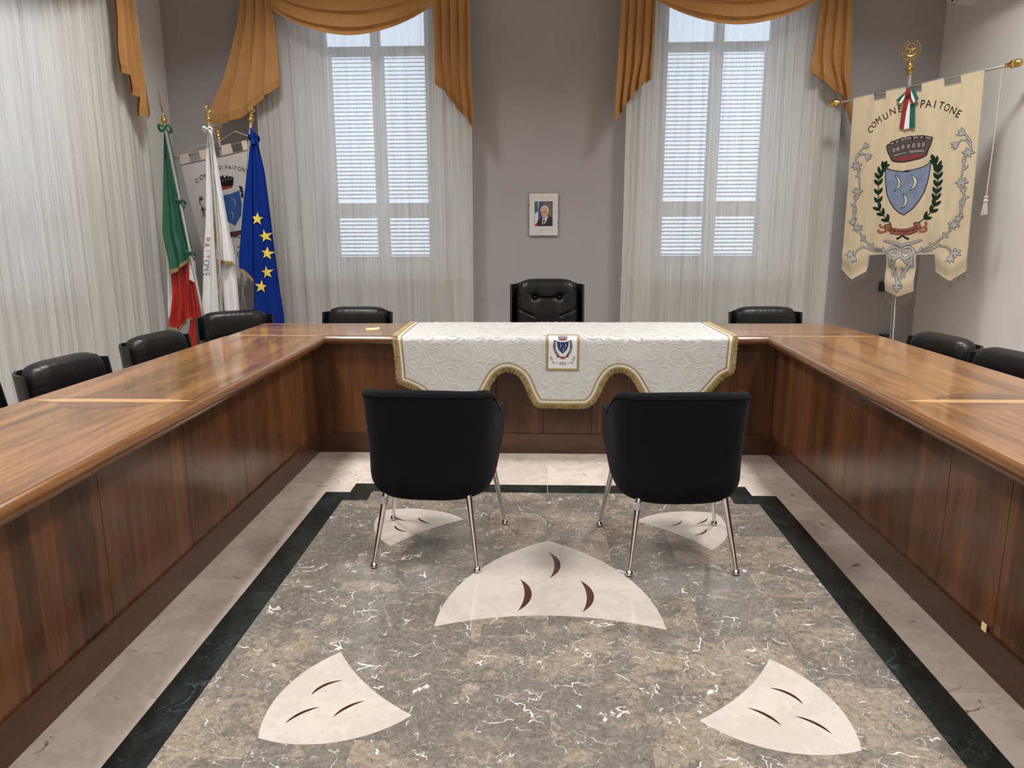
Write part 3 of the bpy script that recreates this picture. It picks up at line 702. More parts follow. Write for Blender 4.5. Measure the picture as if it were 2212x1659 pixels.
LC = [((-0.656, 2.193), (-0.712, 2.170), (-0.737, 2.109), (-0.701, 2.164)), ((-0.692, 2.051), (-0.748, 2.020), (-0.774, 1.969), (-0.737, 2.0155)), ((-0.557, 2.087), (-0.610, 2.056), (-0.636, 2.003), (-0.599, 2.051))]
for fx in (0, 1):
    for fy in (0, 1):
        F_ = lambda p: (2 * CX - p[0] if fx else p[0], 5.622 - p[1] if fy else p[1] + (0.004 if fx else 0))
        a, l, r, ml, mm, mr = [F_(p) for p in L0]
        shield_inlay(a, l, r, ml, mm, mr, [tuple(F_(p) for p in c) for c in LC])

# walls with window openings
def wall_panels(name, boxes, mat, label):
    m_ = MB()
    for b in boxes: m_.box(*b)
    return tag(m_.build(name, mat), label, 'wall', kind='structure')
WZ0, WZ1 = 1.0, 3.75
WA, WB = (-2.150, -1.000), (1.075, 2.225)
WC = (4.18, 5.32)
SPL, DEP = 0.30, 0.26            # white splayed reveals, added to bounce daylight onto the curtains
Y0, Y1 = WALL_Y, WALL_Y + 0.55
wd = lambda w: (w[0] - SPL, w[1] + SPL)
wa, wb, wc = wd(WA), wd(WB), wd(WC)
wall_panels('wall_back', [(LEFT_X - 0.55, wa[0], Y0, Y1, 0, CEIL_Z), (wa[1], wb[0], Y0, Y1, 0, CEIL_Z), (wb[1], RIGHT_X + 0.2, Y0, Y1, 0, CEIL_Z)] +
            [(w[0], w[1], Y0, Y1, 0, WZ0 - 0.02) for w in (wa, wb)] + [(w[0], w[1], Y0, Y1, WZ1, CEIL_Z) for w in (wa, wb)] +
            [(a0, a1, Y0 + DEP + 0.002, Y1, WZ0 - 0.02, WZ1) for a0, a1 in ((wa[0], WA[0]), (WA[1], wa[1]), (wb[0], WB[0]), (WB[1], wb[1]))], M_wall, 'taupe grey back wall between the two curtained windows')
XL0 = LEFT_X - 0.55
wall_panels('wall_left', [(XL0, LEFT_X, FRONT_Y - 0.2, wc[0], 0, CEIL_Z), (XL0, LEFT_X, wc[1], Y0, 0, CEIL_Z), (XL0, LEFT_X, wc[0], wc[1], 0, WZ0 - 0.02), (XL0, LEFT_X, wc[0], wc[1], WZ1, CEIL_Z),
            (XL0, LEFT_X - DEP - 0.002, wc[0], WC[0], WZ0 - 0.02, WZ1), (XL0, LEFT_X - DEP - 0.002, WC[1], wc[1], WZ0 - 0.02, WZ1)], M_wallside, 'pale warm left wall behind the long sheer curtain')
wall_panels('wall_right', [(RIGHT_X, RIGHT_X + 0.2, FRONT_Y - 0.2, Y0, 0, CEIL_Z)], M_wallside, 'plain pale right wall behind the ivory banner')
wall_panels('wall_front', [(LEFT_X, RIGHT_X, FRONT_Y - 0.2, FRONT_Y, 0, CEIL_Z)], M_wallside, 'plain pale wall opposite the windows')
m_ = MB(); m_.box(LEFT_X - 0.55, RIGHT_X + 0.2, FRONT_Y - 0.2, Y1, CEIL_Z, CEIL_Z + 0.12)
tag(m_.build('ceiling', M_ceil), 'white ceiling with square lamps', 'ceiling', kind='structure')
for nm, bx_ in (('baseboard_back', (LEFT_X, RIGHT_X, Y0 - 0.014, Y0, 0, 0.09)), ('baseboard_left', (LEFT_X, LEFT_X + 0.014, FRONT_Y, Y0 - 0.014, 0, 0.09)), ('baseboard_right', (RIGHT_X - 0.014, RIGHT_X, FRONT_Y, Y0 - 0.014, 0, 0.09))):
    m_ = MB(); m_.cbox(*bx_, c=0.003)
    tag(m_.build(nm, M_pink), 'low pink marble skirting along the %s wall' % nm.split('_')[1], 'baseboard', kind='structure')
# pale ground outside, out of view, added to bounce daylight into the shutters
m_ = MB(); m_.box(-14, 14, 7.9, 24, -1.2, -1.0); m_.box(-24, -4.2, -10, 7.9, -1.2, -1.0)
tag(m_.build('ground_outside', grainy('pale_bounce_ground', (0.42, 0.41, 0.39), 0.9, 0.1, 2.0)), 'unseen pale ground added outside the windows to bounce daylight', 'ground', kind='structure')

# windows: white casement, glass, louvred shutters outside
def window(name, w0, w1, label, wall):
    """built in a local frame (a across, d outwards, z up)"""
    def place(m_):
        for i, (a, d, z) in enumerate(m_.v):
            m_.v[i] = (a, WALL_Y + d, z) if wall == 'back' else (LEFT_X - d, a, z)
        if wall != 'back':
            m_.f = [f[::-1] for f in m_.f]
        return m_
    f0, f1 = DEP + 0.01, DEP + 0.07
    m_ = MB()
    m_.cbox(w0, w0 + 0.06, f0, f1, WZ0, WZ1); m_.cbox(w1 - 0.06, w1, f0, f1, WZ0, WZ1)
    m_.cbox(w0 + 0.06, w1 - 0.06, f0, f1, WZ1 - 0.07, WZ1); m_.cbox(w0 + 0.06, w1 - 0.06, f0, f1, WZ0, WZ0 + 0.05)
    root = tag(place(m_).build(name, M_whitepaint), label, 'window', kind='structure')
    m_ = MB()
    for a0, a1 in ((w0 - SPL, w0), (w1 + SPL, w1)):
        i = [m_.vert(q) for q in ((a0, 0.001, WZ0), (a1, DEP, WZ0), (a1, DEP, WZ1 - 0.001), (a0, 0.001, WZ1 - 0.001))]
        m_.face(i if a0 > a1 else i[::-1])
    i = [m_.vert(q) for q in ((w0 - SPL, 0.001, WZ1 - 0.002), (w1 + SPL, 0.001, WZ1 - 0.002), (w1, DEP, WZ1 - 0.002), (w0, DEP, WZ1 - 0.002))]; m_.face(i[::-1])
    place(m_).build('bounce_reveal', M_whitepaint, root)  # added white splay, reflects window light behind the sheer
    m_ = MB(); m_.prism([(w0 - SPL - 0.02, -0.04), (w1 + SPL + 0.02, -0.04), (w1 + SPL, 0.0), (w1, DEP + 0.02), (w0, DEP + 0.02), (w0 - SPL, 0.0)], WZ0 - 0.02, WZ0 + 0.008)
    place(m_).build('window_sill', M_pink, root)
    mid = (w0 + w1) / 2
    for a0, a1 in ((w0 + 0.06, mid), (mid, w1 - 0.06)):
        m_ = MB(); s_ = 0.045
        z0, z1 = WZ0 + 0.05, WZ1 - 0.07
        m_.cbox(a0, a0 + s_, f0 - 0.02, f1 - 0.01, z0, z1); m_.cbox(a1 - s_, a1, f0 - 0.02, f1 - 0.01, z0, z1)
        for q0, q1 in ((z0, z0 + 0.09), (1.60, 1.71), (3.115, 3.165), (z1 - 0.06, z1)):
            m_.cbox(a0 + s_, a1 - s_, f0 - 0.02, f1 - 0.01, q0, q1)
        cas = place(m_).build('casement', M_whitepaint, root)
        for q0, q1 in ((z0 + 0.09, 1.60), (1.71, 3.115), (3.165, z1 - 0.06)):  # topmost pane, above the shutters, is added to backlight the curtain with sky
            m_ = MB(); m_.box(a0 + s_, a1 - s_, f0 + 0.018, f0 + 0.022, q0, q1)
            place(m_).build('pane', M_glass, cas)
        m_ = MB(); e_ = 0.028
        m_.cbox(a0 - 0.0, a0 + e_ + 0.02, DEP + 0.14, DEP + 0.18, WZ0, 3.15); m_.cbox(a1 - e_ - 0.02, a1, DEP + 0.14, DEP + 0.18, WZ0, 3.15)
        for q0, q1 in ((WZ0, WZ0 + 0.20), (1.60, 1.73), (3.11, 3.15)):
            m_.cbox(a0 + e_ + 0.02, a1 - e_ - 0.02, DEP + 0.14, DEP + 0.18, q0, q1)
        sh = place(m_).build('shutter', M_slat, root)
        b0, b1 = a0 + e_ + 0.02, a1 - e_ - 0.02
        sm = MB(); ww = 0.022
        c_, s2 = math.cos(math.radians(-14)), math.sin(math.radians(-14))
        for k, (d, z) in enumerate(((-ww, 0.0028), (ww, 0.0028), (ww, -0.0028), (-ww, -0.0028))):
            pass
        pts = [(d * c_ + z * s2 + DEP + 0.16, -d * s2 + z * c_) for d, z in ((-ww, 0.0036), (ww, 0.0036), (ww, -0.0036), (-ww, -0.0036))]
        for a in (b0, b1):
            for d, z in pts: sm.vert((a, d, z))
        for k in range(4): sm.face((k, (k + 1) % 4, 4 + (k + 1) % 4, 4 + k))
        sm.face((3, 2, 1, 0)); sm.face((4, 5, 6, 7))
        me = place(sm).mesh('slat', M_slat)
        zz = 1.215
        while zz < 3.10:
            if not 1.592 < zz < 1.742:
                o = bpy.data.objects.new('slat', me); COL.objects.link(o); o.parent = sh
                o.location = (0, 0, zz)
            zz += 0.0375
    m_ = MB(); m_.tube([(mid, f0 - 0.025, 1.95), (mid, f0 - 0.04, 1.95)], 0.012, 10); m_.tube([(mid, f0 - 0.04, 1.955), (mid, f0 - 0.04, 1.86)], 0.008, 8)
    place(m_).build('window_handle', M_brass, root)
    return root
window('window_1', WA[0], WA[1], 'white casement window with pale louvred shutters behind the left sheer on the back wall', 'back')
window('window_2', WB[0], WB[1], 'white casement window with pale louvred shutters behind the right sheer on the back wall', 'back')
window('window_3', WC[0], WC[1], 'white shuttered window behind the sheer curtain on the left wall', 'left')

# ------------------------------------------------------------------ sheer curtains
def sheer_curtain(label, a0, a1, place, seed, ztop=3.79, nx=420, nz=34):
    r_ = random.Random(seed)
    root = thing('sheer_curtain', label, 'curtain', place((a0 + a1) / 2, 0, 0), world=True)
    ph = [r_.uniform(0, 6.28) for _ in range(8)]
    W = a1 - a0
    def fold(x, s):
        """s is 0 at the heading and 1 at the hem"""
        k = 0.014 * math.sin(2 * PI * x / 0.135 + 1.7 * math.sin(x * 6.1 + ph[0]) + ph[1])
        k2 = 0.017 * math.sin(2 * PI * x / 0.215 + 1.5 * math.sin(x * 4.3 + ph[2]) + ph[3])
        k3 = 0.008 * math.sin(2 * PI * x / 0.062 + 1.2 * math.sin(x * 9.0 + ph[4]) + ph[5])
        return k * (0.55 + 0.25 * s) + k2 * (0.25 + 0.75 * s) + k3 * (1 - 0.75 * s)
    m_ = MB()
    def fn(u, w):
        s = 1 - w
        x = a0 + W * u
        x += 0.018 * math.sin(x * 13 + ph[6] + 2.2 * s) * s
        z = 0.035 + (ztop - 0.035) * w
        return place(x, z, fold(a0 + W * u, s))
    m_.grid(fn, nx, nz, uvfn=lambda u, w: (seed * 3.1 + W * u * 1.25, w * ztop))
    m_.build('curtain_cloth', M_sheer, root, smooth='all')
    # stitched hem fold at the foot
    m_ = MB()
    m_.grid(lambda u, w: place(a0 + W * u, 0.036 + 0.10 * w, fold(a0 + W * u, 1.0) - 0.004), nx, 2, uvfn=lambda u, w: (W * u, w * 0.1))
    m_.build('hem', M_sheer, root, smooth='all')
    m_ = MB(); m_.tube([place(a0 - 0.06, ztop + 0.03, 0), place(a1 + 0.06, ztop + 0.03, 0)], 0.014, 10)
    for t in (0.0, 0.5, 1.0):
        a = lerp(a0, a1, t); m_.tube([place(a, ztop + 0.03, -0.01), place(a, ztop + 0.03, -0.16)], 0.008, 8)
    m_.build('curtain_rail', M_whiteplastic, root)
    return root
backp = lambda a, z, d: (a, WALL_Y - 0.15 - d, z)
sheer_curtain('striped sheer curtain over the back window beside the flags', -2.60, -0.63, backp, 1)
sheer_curtain('striped sheer curtain over the back window nearest the ivory banner', 0.755, 2.66, backp, 2)
leftp = lambda a, z, d: (LEFT_X + 0.15 + d, a, z)
sheer_curtain('long sheer curtain hanging on the left wall', 3.05, 6.52, leftp, 3, nx=600)

# ------------------------------------------------------------------ apricot valances: a swag between two pleated tails
def valance(label, place, base, swag, tails, ztop=3.86):
    root = thing('valance', label, 'valance', base, world=True)
    if swag:
        (x0, z0), (x1, z1), zc = swag
        m_ = MB()
        def sw(t, s):
            e = 4 * t * (1 - t)
            zb = lerp(z0, z1, t) + (zc - (z0 + z1) / 2) * (e ** 1.02)
            z = lerp(ztop, zb, s ** 0.9)
            amp = e ** 0.6
            ss = s * 5.15 + 0.25 * s * math.sin(3.1 * t)
            fr = ss - math.floor(ss)
            fld = (fr ** 0.55 if fr < 0.82 else (1 - (fr - 0.82) / 0.18) ** 1.2)
            z -= 0.030 * amp * (fld - 0.5) * (0.3 + 0.7 * s) * min(1, (1 - s) / 0.08)
            d = 0.03 + 0.05 * amp + 0.060 * amp * fld * (0.5 + 0.5 * s) + 0.006 * math.sin(17 * t + 9 * s)
            return place(lerp(x0, x1, t), z, d)
        m_.grid(sw, 60, 96)
        m_.build('swag', M_orange, root, smooth='all')
    for L, R, B, pl, ph, dp in tails:
        m_ = MB()
        # pleats are cut off in steps at the foot
        surf = drape(m_, L, R, B, place, depth=dp, pleats=pl, nt=140, ns=24, sharp=2.0, phase=ph, growth=0.35, back=0.010)
        tl = m_.build('tail', M_orange, root, smooth=True)
        m_ = MB(); hem(m_, surf, 0.945, 1.0, 0.003, 140)
        m_.build('hem_band', M_orangehem, tl, smooth=True)
    m_ = MB()
    xs = [p[0] for t in tails for p in t[0] + t[1]] + ([swag[0][0], swag[1][0]] if swag else [])
    m_.tube([place(min(xs) - 0.05, ztop + 0.01, 0.02), place(max(xs) + 0.05, ztop + 0.01, 0.02)], 0.018, 10)
    for a in (min(xs) + 0.1, max(xs) - 0.1): m_.tube([place(a, ztop + 0.01, 0.02), place(a, ztop + 0.01, -0.265)], 0.009, 8)
    m_.build('valance_rod', M_brass, root)
    return root
valp = lambda a, z, d: (a, WALL_Y - 0.275 - d, z)
valance('apricot swag and pleated tails over the back window beside the flags', valp, (-1.65, 6.98, 2.4), ((-2.355, 3.351), (-0.936, 3.356), 3.112),
        [([(-2.58, 3.86), (-2.628, 3.437), (-2.679, 3.212), (-2.799, 2.87), (-2.948, 2.52), (-2.965, 2.413)], [(-2.351, 3.86), (-2.349, 3.432), (-2.337, 2.729), (-2.331, 2.69)],
          [(-2.965, 2.413), (-2.837, 2.424), (-2.707, 2.458), (-2.595, 2.537), (-2.459, 2.653), (-2.391, 2.685), (-2.337, 2.729)], 3.6, 0.2, 0.024),
         ([(-0.935, 3.86), (-0.935, 3.412), (-0.94, 2.721), (-0.94, 2.69)], [(-0.61, 3.86), (-0.621, 3.408), (-0.622, 2.844), (-0.595, 2.399), (-0.597, 2.332)],
          [(-0.94, 2.721), (-0.846, 2.667), (-0.841, 2.631), (-0.767, 2.557), (-0.759, 2.522), (-0.657, 2.438), (-0.605, 2.332)], 4.2, 0.1, 0.024)])
valance('apricot swag and pleated tails over the back window nearest the ivory banner', valp, (1.68, 6.98, 2.4), ((0.977, 3.37), (2.366, 3.37), 3.152),
        [([(0.66, 3.86), (0.685, 3.388), (0.65, 2.591), (0.645, 2.399), (0.65, 2.333)], [(0.982, 3.86), (0.976, 3.384), (0.963, 2.743), (0.963, 2.71)],
          [(0.647, 2.378), (0.716, 2.484), (0.724, 2.522), (0.803, 2.599), (0.809, 2.631), (0.892, 2.701), (0.898, 2.715), (0.963, 2.743)], 4.2, 0.0, 0.024),
         ([(2.376, 3.86), (2.376, 3.363), (2.331, 2.784), (2.327, 2.74)], [(2.644, 3.86), (2.647, 3.359), (2.679, 2.74), (2.713, 2.442), (2.717, 2.349)],
          [(2.331, 2.784), (2.401, 2.75), (2.461, 2.695), (2.54, 2.641), (2.616, 2.591), (2.669, 2.452), (2.717, 2.349)], 3.4, 0.3, 0.026)])
lvalp = lambda a, z, d: (LEFT_X + 0.265 + d, a, z)
valance('apricot swag and cascading tail over the left wall curtain', lvalp, (LEFT_X + 0.2, 5.0, 2.4), ((3.127, 3.356), (5.913, 3.356), 3.083),
        [([(5.961, 3.86), (5.961, 3.186), (5.922, 2.77), (5.922, 2.672)], [(6.186, 3.86), (6.255, 3.259), (6.341, 2.419), (6.343, 2.379)],
          [(5.917, 2.748), (5.971, 2.711), (6.004, 2.66), (6.059, 2.604), (6.103, 2.552), (6.137, 2.477), (6.173, 2.384), (6.255, 2.369), (6.341, 2.419)], 3.4, 0.3, 0.03),
         ([(2.854, 3.86), (2.834, 3.161), (2.795, 2.428)], [(3.127, 3.86), (3.127, 3.161), (3.127, 2.721)], [(2.795, 2.399), (2.932, 2.526), (3.03, 2.653), (3.127, 2.721)], 3.4, 0.3, 0.03)])
# ------------------------------------------------------------------ council tables (a U of three)
TZ, TH = 0.80, 0.056
TY0, TY1 = 4.685, 5.375          # back table, front and rear edge of the top
def half_round(z, th, n=8):
    return [(math.sin(PI * k / n) * th / 2, z - th / 2 + math.cos(PI * k / n) * th / 2) for k in range(n + 1)]
def edge_rail(m_, a, b, out):
    """half round moulding along a-b (xy), bulging towards out"""
    pr = half_round(TZ - 0.0005, TH); A, B, O = Vector((*a, 0)), Vector((*b, 0)), Vector((*out, 0)).normalized()
    bs = len(m_.v)
    for P_ in (A, B):
        for d, z in pr: m_.vert((P_ + O * d) + Vector((0, 0, z)))
    n = len(pr)
    for k in range(n - 1): m_.face((bs + k, bs + k + 1, bs + n + k + 1, bs + n + k))
    m_.face([bs + k for k in range(n)]); m_.face([bs + n + k for k in range(n)][::-1])

def panel_run(root, fixed, cuts, z0, z1, axis, face, mat):
    """front panels with fine open joints; face is the visible side's coordinate"""
    for a, b in zip(cuts, cuts[1:]):
        m_ = MB(); g = 0.0012; t = 0.019 * face
        lo, hi = sorted((fixed, fixed + t))
        if axis == 'y': m_.cbox(lo, hi, a + g, b - g, z0, z1, c=0.0012)
        else: m_.cbox(a + g, b - g, lo, hi, z0, z1, c=0.0012)
        m_.build('front_panel', mat, root)

def backing(root, b):
    m_ = MB(); m_.box(*b); m_.build('light_stop_board', M_blackplastic, root)  # unseen dark board, added to stop light leaking through the panel joints

def flat_veneer(root, name, poly, mat, h=0.0006, **kw):
    m_ = MB(); m_.prism(poly, TZ - 0.001, TZ + h)
    return m_.build(name, mat, root, **kw)

def wing(label, sx, inner, outer, plx, ytop, joints, cuts):
    """sx = +1 for the right hand wing; inner/outer give x of the top at a y"""
    root = thing('council_table', label, 'table', ((inner(2.5) + outer(2.5)) / 2, 2.5, 0), world=True)
    e = TH / 2
    ys = [ytop] + joints
    for y1, y0 in zip(ys, ys[1:]):
        m_ = MB()
        m_.prism([(inner(y0) + sx * e, y0 + 0.0006), (outer(y0) - sx * e, y0 + 0.0006), (outer(y1) - sx * e, y1 - 0.0006), (inner(y1) + sx * e, y1 - 0.0006)], TZ - TH, TZ)
        m_.build('worktop', M_topY, root)
        m_ = MB(); edge_rail(m_, (inner(y0) + sx * e, y0 + 0.0006), (inner(y1) + sx * e, y1 - 0.0006), (-sx, 0)); m_.build('edge_moulding', M_edgeY, root, smooth=True)
        m_ = MB(); edge_rail(m_, (outer(y0) - sx * e, y0 + 0.0006), (outer(y1) - sx * e, y1 - 0.0006), (sx, 0)); m_.build('edge_moulding', M_edgeY, root, smooth=True)
    for y in joints[:-1]:
        xi, xo = inner(y) + sx * e, outer(y) - sx * e
        w = xo - xi
        q = lambda t, dy: (xi + w * t, y + 0.012 + dy)
        flat_veneer(root, 'veneer_strip', [q(0.02, 0.0), q(0.20, -0.028), q(0.80, -0.028), q(0.98, 0.0), q(0.80, 0.028), q(0.20, 0.028)], M_strip, label='pale pointed cross strip of veneer')
        flat_veneer(root, 'veneer_wedge', [q(0.20, 0.031), q(0.80, 0.031), q(0.66, 0.125), q(0.46, 0.15), q(0.30, 0.11)], M_dark, 0.0003, label='dark walnut wedge beside the pale strip')
        flat_veneer(root, 'veneer_wedge', [q(0.20, -0.031), q(0.80, -0.031), q(0.66, -0.125), q(0.50, -0.15), q(0.30, -0.11)], M_dark, 0.0003, label='dark walnut wedge beside the pale strip')
    panel_run(root, plx, cuts, 0.135, TZ - TH, 'y', sx, M_panelY)
    lo, hi = sorted((plx + sx * 0.0195, plx + sx * 0.0208)); backing(root, (lo, hi, cuts[0], cuts[-1], 0.01, TZ - TH))
    m_ = MB(); lo, hi = sorted((plx - sx * 0.010, plx + sx * 0.03)); m_.cbox(lo, hi, cuts[0], cuts[-1], 0.0, 0.136, c=0.003)
    m_.build('plinth', M_plinth, root)
    for y in (cuts[0] + 0.02, joints[0] - 0.06, ytop - 0.35):
        m_ = MB(); lo, hi = sorted((plx + sx * 0.021, plx + sx * 0.26)); m_.cbox(lo, hi, y, y + 0.03, 0.0, TZ - TH, c=0.002)
        m_.build('support_panel', M_panelY, root)
    return root
li = lambda y: lerp(-1.335, -1.383, (y - 1.6) / 3.085)
lo_ = lambda y: lerp(-2.150, -2.068, (y - 1.6) / 3.085)
ri = lambda y: lerp(1.365, 1.424, (y - 2.05) / 2.65)
ro_ = lambda y: lerp(2.235, 2.175, (y - 2.05) / 2.65)
wing('walnut council table wing along the sheer curtained left wall', -1, li, lo_, -1.497, TY0, [2.845, 1.0], [1.0, 1.62, 2.33, 2.94, 3.55, 4.16, 4.683])
wr = wing('walnut council table wing along the plain wall beside the ivory banner', 1, ri, ro_, 1.518, TY0, [2.90, 1.0], [1.0, 1.62, 2.32, 2.68, 3.58, 4.16, 4.683])
m_ = MB(); m_.cbox(1.504, 1.5085, 2.335, 2.36, 0.132, 0.160, c=0.0008); m_.build('price_tag', M_note, wr, label='small cream sticker on the plinth')

tb = thing('council_table', 'walnut head table along the back under the white cloth', 'table', (0, 5.0, 0), world=True)
e = TH / 2
bxl, bxr = -2.056, 2.172
m_ = MB(); m_.prism([(bxl + e, TY0 + e), (bxr - 0.105 - e, TY0 + e) if False else (bxr - e, TY0 + e), (bxr - 0.085 - e, TY1 - e), (bxl + e, TY1 - e)], TZ - TH, TZ); m_.build('worktop', M_topX, tb)
m_ = MB(); edge_rail(m_, (-1.383 - e, TY0 + e), (1.424 + e, TY0 + e), (0, -1)); m_.build('edge_moulding', M_edgeX, tb, smooth=True)
m_ = MB(); edge_rail(m_, (bxl + e, TY1 - e), (bxr - 0.085 - e, TY1 - e), (0, 1)); m_.build('edge_moulding', M_edgeX, tb, smooth=True)
m_ = MB(); edge_rail(m_, (bxl + e, TY0 + e), (bxl + e, TY1 - e), (-1, 0)); m_.build('edge_moulding', M_edgeY, tb, smooth=True)
m_ = MB(); edge_rail(m_, (bxr - e, TY0 + e), (bxr - 0.085 - e, TY1 - e), (1, 0.12)); m_.build('edge_moulding', M_edgeY, tb, smooth=True)
# the top carries on over the corner to meet the wings
for x0, x1 in ((bxl + e, -1.383 - e), (1.424 + e, bxr - e)):
    m_ = MB(); m_.box(x0, x1, TY0 + 0.0006, TY0 + e, TZ - TH, TZ); m_.build('worktop', M_topX, tb)
    flat_veneer(tb, 'veneer_strip', [(x0 + 0.02, TY0 + 0.008), (x1 - 0.03, TY0 + 0.008), (x1 - 0.03, TY0 + 0.045), (x0 + 0.02, TY0 + 0.045)], M_strip, label='pale cross strip of veneer at the corner')
flat_veneer(tb, 'veneer_strip', [(-1.95, 5.22), (-0.95, 5.22), (-0.95, 5.27), (-1.95, 5.27)], M_dark, 0.0003, label='dark walnut band')
panel_run(tb, 4.768, [-1.496, -0.87, -0.29, 0.02, 0.34, 0.93, 1.517], 0.135, TZ - TH, 'x', 1, M_panelX)
for x0, x1, xp0, xp1 in ((-1.516, -1.497, -1.527, -1.487), (1.518, 1.537, 1.508, 1.548)):
    m_ = MB(); m_.cbox(x0, x1, 4.6865, 4.767, 0.135, TZ - TH, c=0.0012); m_.build('front_panel', M_panelY, tb)
    m_ = MB(); m_.cbox(xp0, xp1, 4.6865, 4.756, 0.0, 0.136, c=0.003); m_.build('plinth', M_plinth, tb)
backing(tb, (-1.496, 1.517, 4.7875, 4.7990, 0.137, TZ - TH))
m_ = MB(); m_.cbox(-1.496, 1.517, 4.757, 4.80, 0, 0.136, c=0.003); m_.build('plinth', M_plinthX, tb)
for x in (-1.52, -0.6, 0.62, 1.52):
    m_ = MB(); m_.cbox(x - 0.015, x + 0.015, 4.80, 5.10, 0, TZ - TH, c=0.002); m_.build('support_panel', M_panelY, tb)

# ------------------------------------------------------------------ white cloth over the head table
CB = 5.40                        # rear edge on the table top
CL = CB - (TY0 + 0.012)          # length lying flat
def cloth_f(u, v, h):
    r = 0.034
    z0 = TZ + 0.0035
    if v < CL: return (u, CB - v, z0 + h + 0.0009 * math.sin(9 * u + 4 * v))
    a = (v - CL) / r
    if a < PI / 2:
        return (u, CB - CL - math.sin(a) * (r + h) , z0 - r + math.cos(a) * (r + h))
    d = v - CL - r * PI / 2
    wv = 0.005 * math.sin(7.3 * u + 0.6) * min(1, d / 0.12) + 0.003 * math.sin(19 * u) * min(1, d / 0.2)
    return (u, CB - CL - r - h - 0.004 * min(1, d / 0.1) + wv, z0 - r - d)
VB = CL + 0.034 * PI / 2 - 0.034   # v = VB + (TZ + .0035 - z) on the hanging part
vz = lambda z: VB + (TZ + 0.0035 - z)
hemline = [(-0.948, 0.80), (-0.935, 0.62), (-0.925, 0.50), (-0.86, 0.468), (-0.79, 0.432), (-0.73, 0.372), (-0.66, 0.338), (-0.54, 0.333), (-0.44, 0.337), (-0.385, 0.372), (-0.335, 0.445), (-0.285, 0.535), (-0.232, 0.572), (-0.175, 0.566), (-0.12, 0.52), (-0.075, 0.415), (-0.03, 0.347), (0.04, 0.333), (0.24, 0.333), (0.315, 0.343), (0.372, 0.40), (0.418, 0.505), (0.465, 0.563), (0.52, 0.572), (0.572, 0.54), (0.625, 0.458), (0.675, 0.375), (0.74, 0.337), (0.90, 0.333), (0.99, 0.352), (1.06, 0.41), (1.11, 0.468), (1.165, 0.535), (1.225, 0.575), (1.235, 0.68), (1.242, 0.80)]
out2 = [(-0.955, 0.012)] + [(-0.955, 0.35)] + [(x, vz(z)) for x, z in hemline] + [(1.232, 0.35), (1.225, 0.012)]
def offset_line(pts, d):
    res = []
    for i, p in enumerate(pts):
        a, b = pts[max(0, i - 1)], pts[min(len(pts) - 1, i + 1)]
        dx, dy = b[0] - a[0], b[1] - a[1]; l = math.hypot(dx, dy) or 1
        res.append((p[0] + dy / l * d, p[1] - dx / l * d))
    return res
def dense(pts, step=0.012):
    o_ = [pts[0]]
    for a, b in zip(pts, pts[1:]):
        n = max(1, int(math.dist(a, b) / step))
        for k in range(1, n + 1): o_.append(tuple(lerp(a[q], b[q], k / n) for q in (0, 1)))
    return o_
rim = dense([out2[0], out2[1]] + crv(out2[2:-2], 3) + out2[-2:])
csh = Sheet(cloth_f, 0.025)
tc = thing('tablecloth', 'white scroll patterned cloth with gold fringe draped over the head table', 'tablecloth', (0.14, 4.7, TZ), world=True)
inner_l = offset_line(rim, 0.030)
m_ = MB(); csh.poly(m_, [(x, v) for x, v in inner_l], 0.0); n0 = len(m_.v)
m_.build('cloth', M_satin, tc, smooth='all')
def braid(name, d, w, mat, h, bump=0.0):
    m_ = MB(); csh.stroke(m_, offset_line(rim, d), w, h, False, bump); return m_.build(name, mat, tc, smooth='all')
braid('gold_braid', 0.033, 0.012, M_gold, 0.0012, 0.003)
braid('white_braid', 0.045, 0.014, M_whitebraid, 0.0012, 0.002)
braid('gold_braid', 0.057, 0.012, M_gold, 0.0012, 0.003)
m_ = MB()
ro = dense(rim, 0.0042); ri_ = offset_line(ro, 0.031)
for i in range(1, len(ro) - 1):
    p, q = ri_[i], ro[i]
    j = rnd.uniform(-0.5, 0.5); L_ = rnd.uniform(0.9, 1.08)
    tx, ty = ro[i + 1][0] - ro[i - 1][0], ro[i + 1][1] - ro[i - 1][1]
    l = math.hypot(tx, ty) or 1; tx, ty = tx / l, ty / l
    hb = rnd.uniform(0.0, 0.003)
    b = len(m_.v)
    for s_, hh in ((0.0, 0.0015), (0.55, 0.003 + hb), (L_, 0.001 + hb)):
        c_ = (lerp(p[0], q[0], s_) + tx * 0.004 * j * s_, lerp(p[1], q[1], s_) + ty * 0.004 * j * s_)
        for k, dh in ((-1, 0), (0, 0.0016), (1, 0)):
            m_.vert(csh.f(c_[0] + tx * 0.0019 * k, c_[1] + ty * 0.0019 * k, hh + dh))
    for r_ in (0, 1):
        for k in (0, 1):
            a = b + r_ * 3 + k; m_.face((a, a + 3, a + 4, a + 1))
m_.build('fringe', M_fringe, tc, kind='stuff')

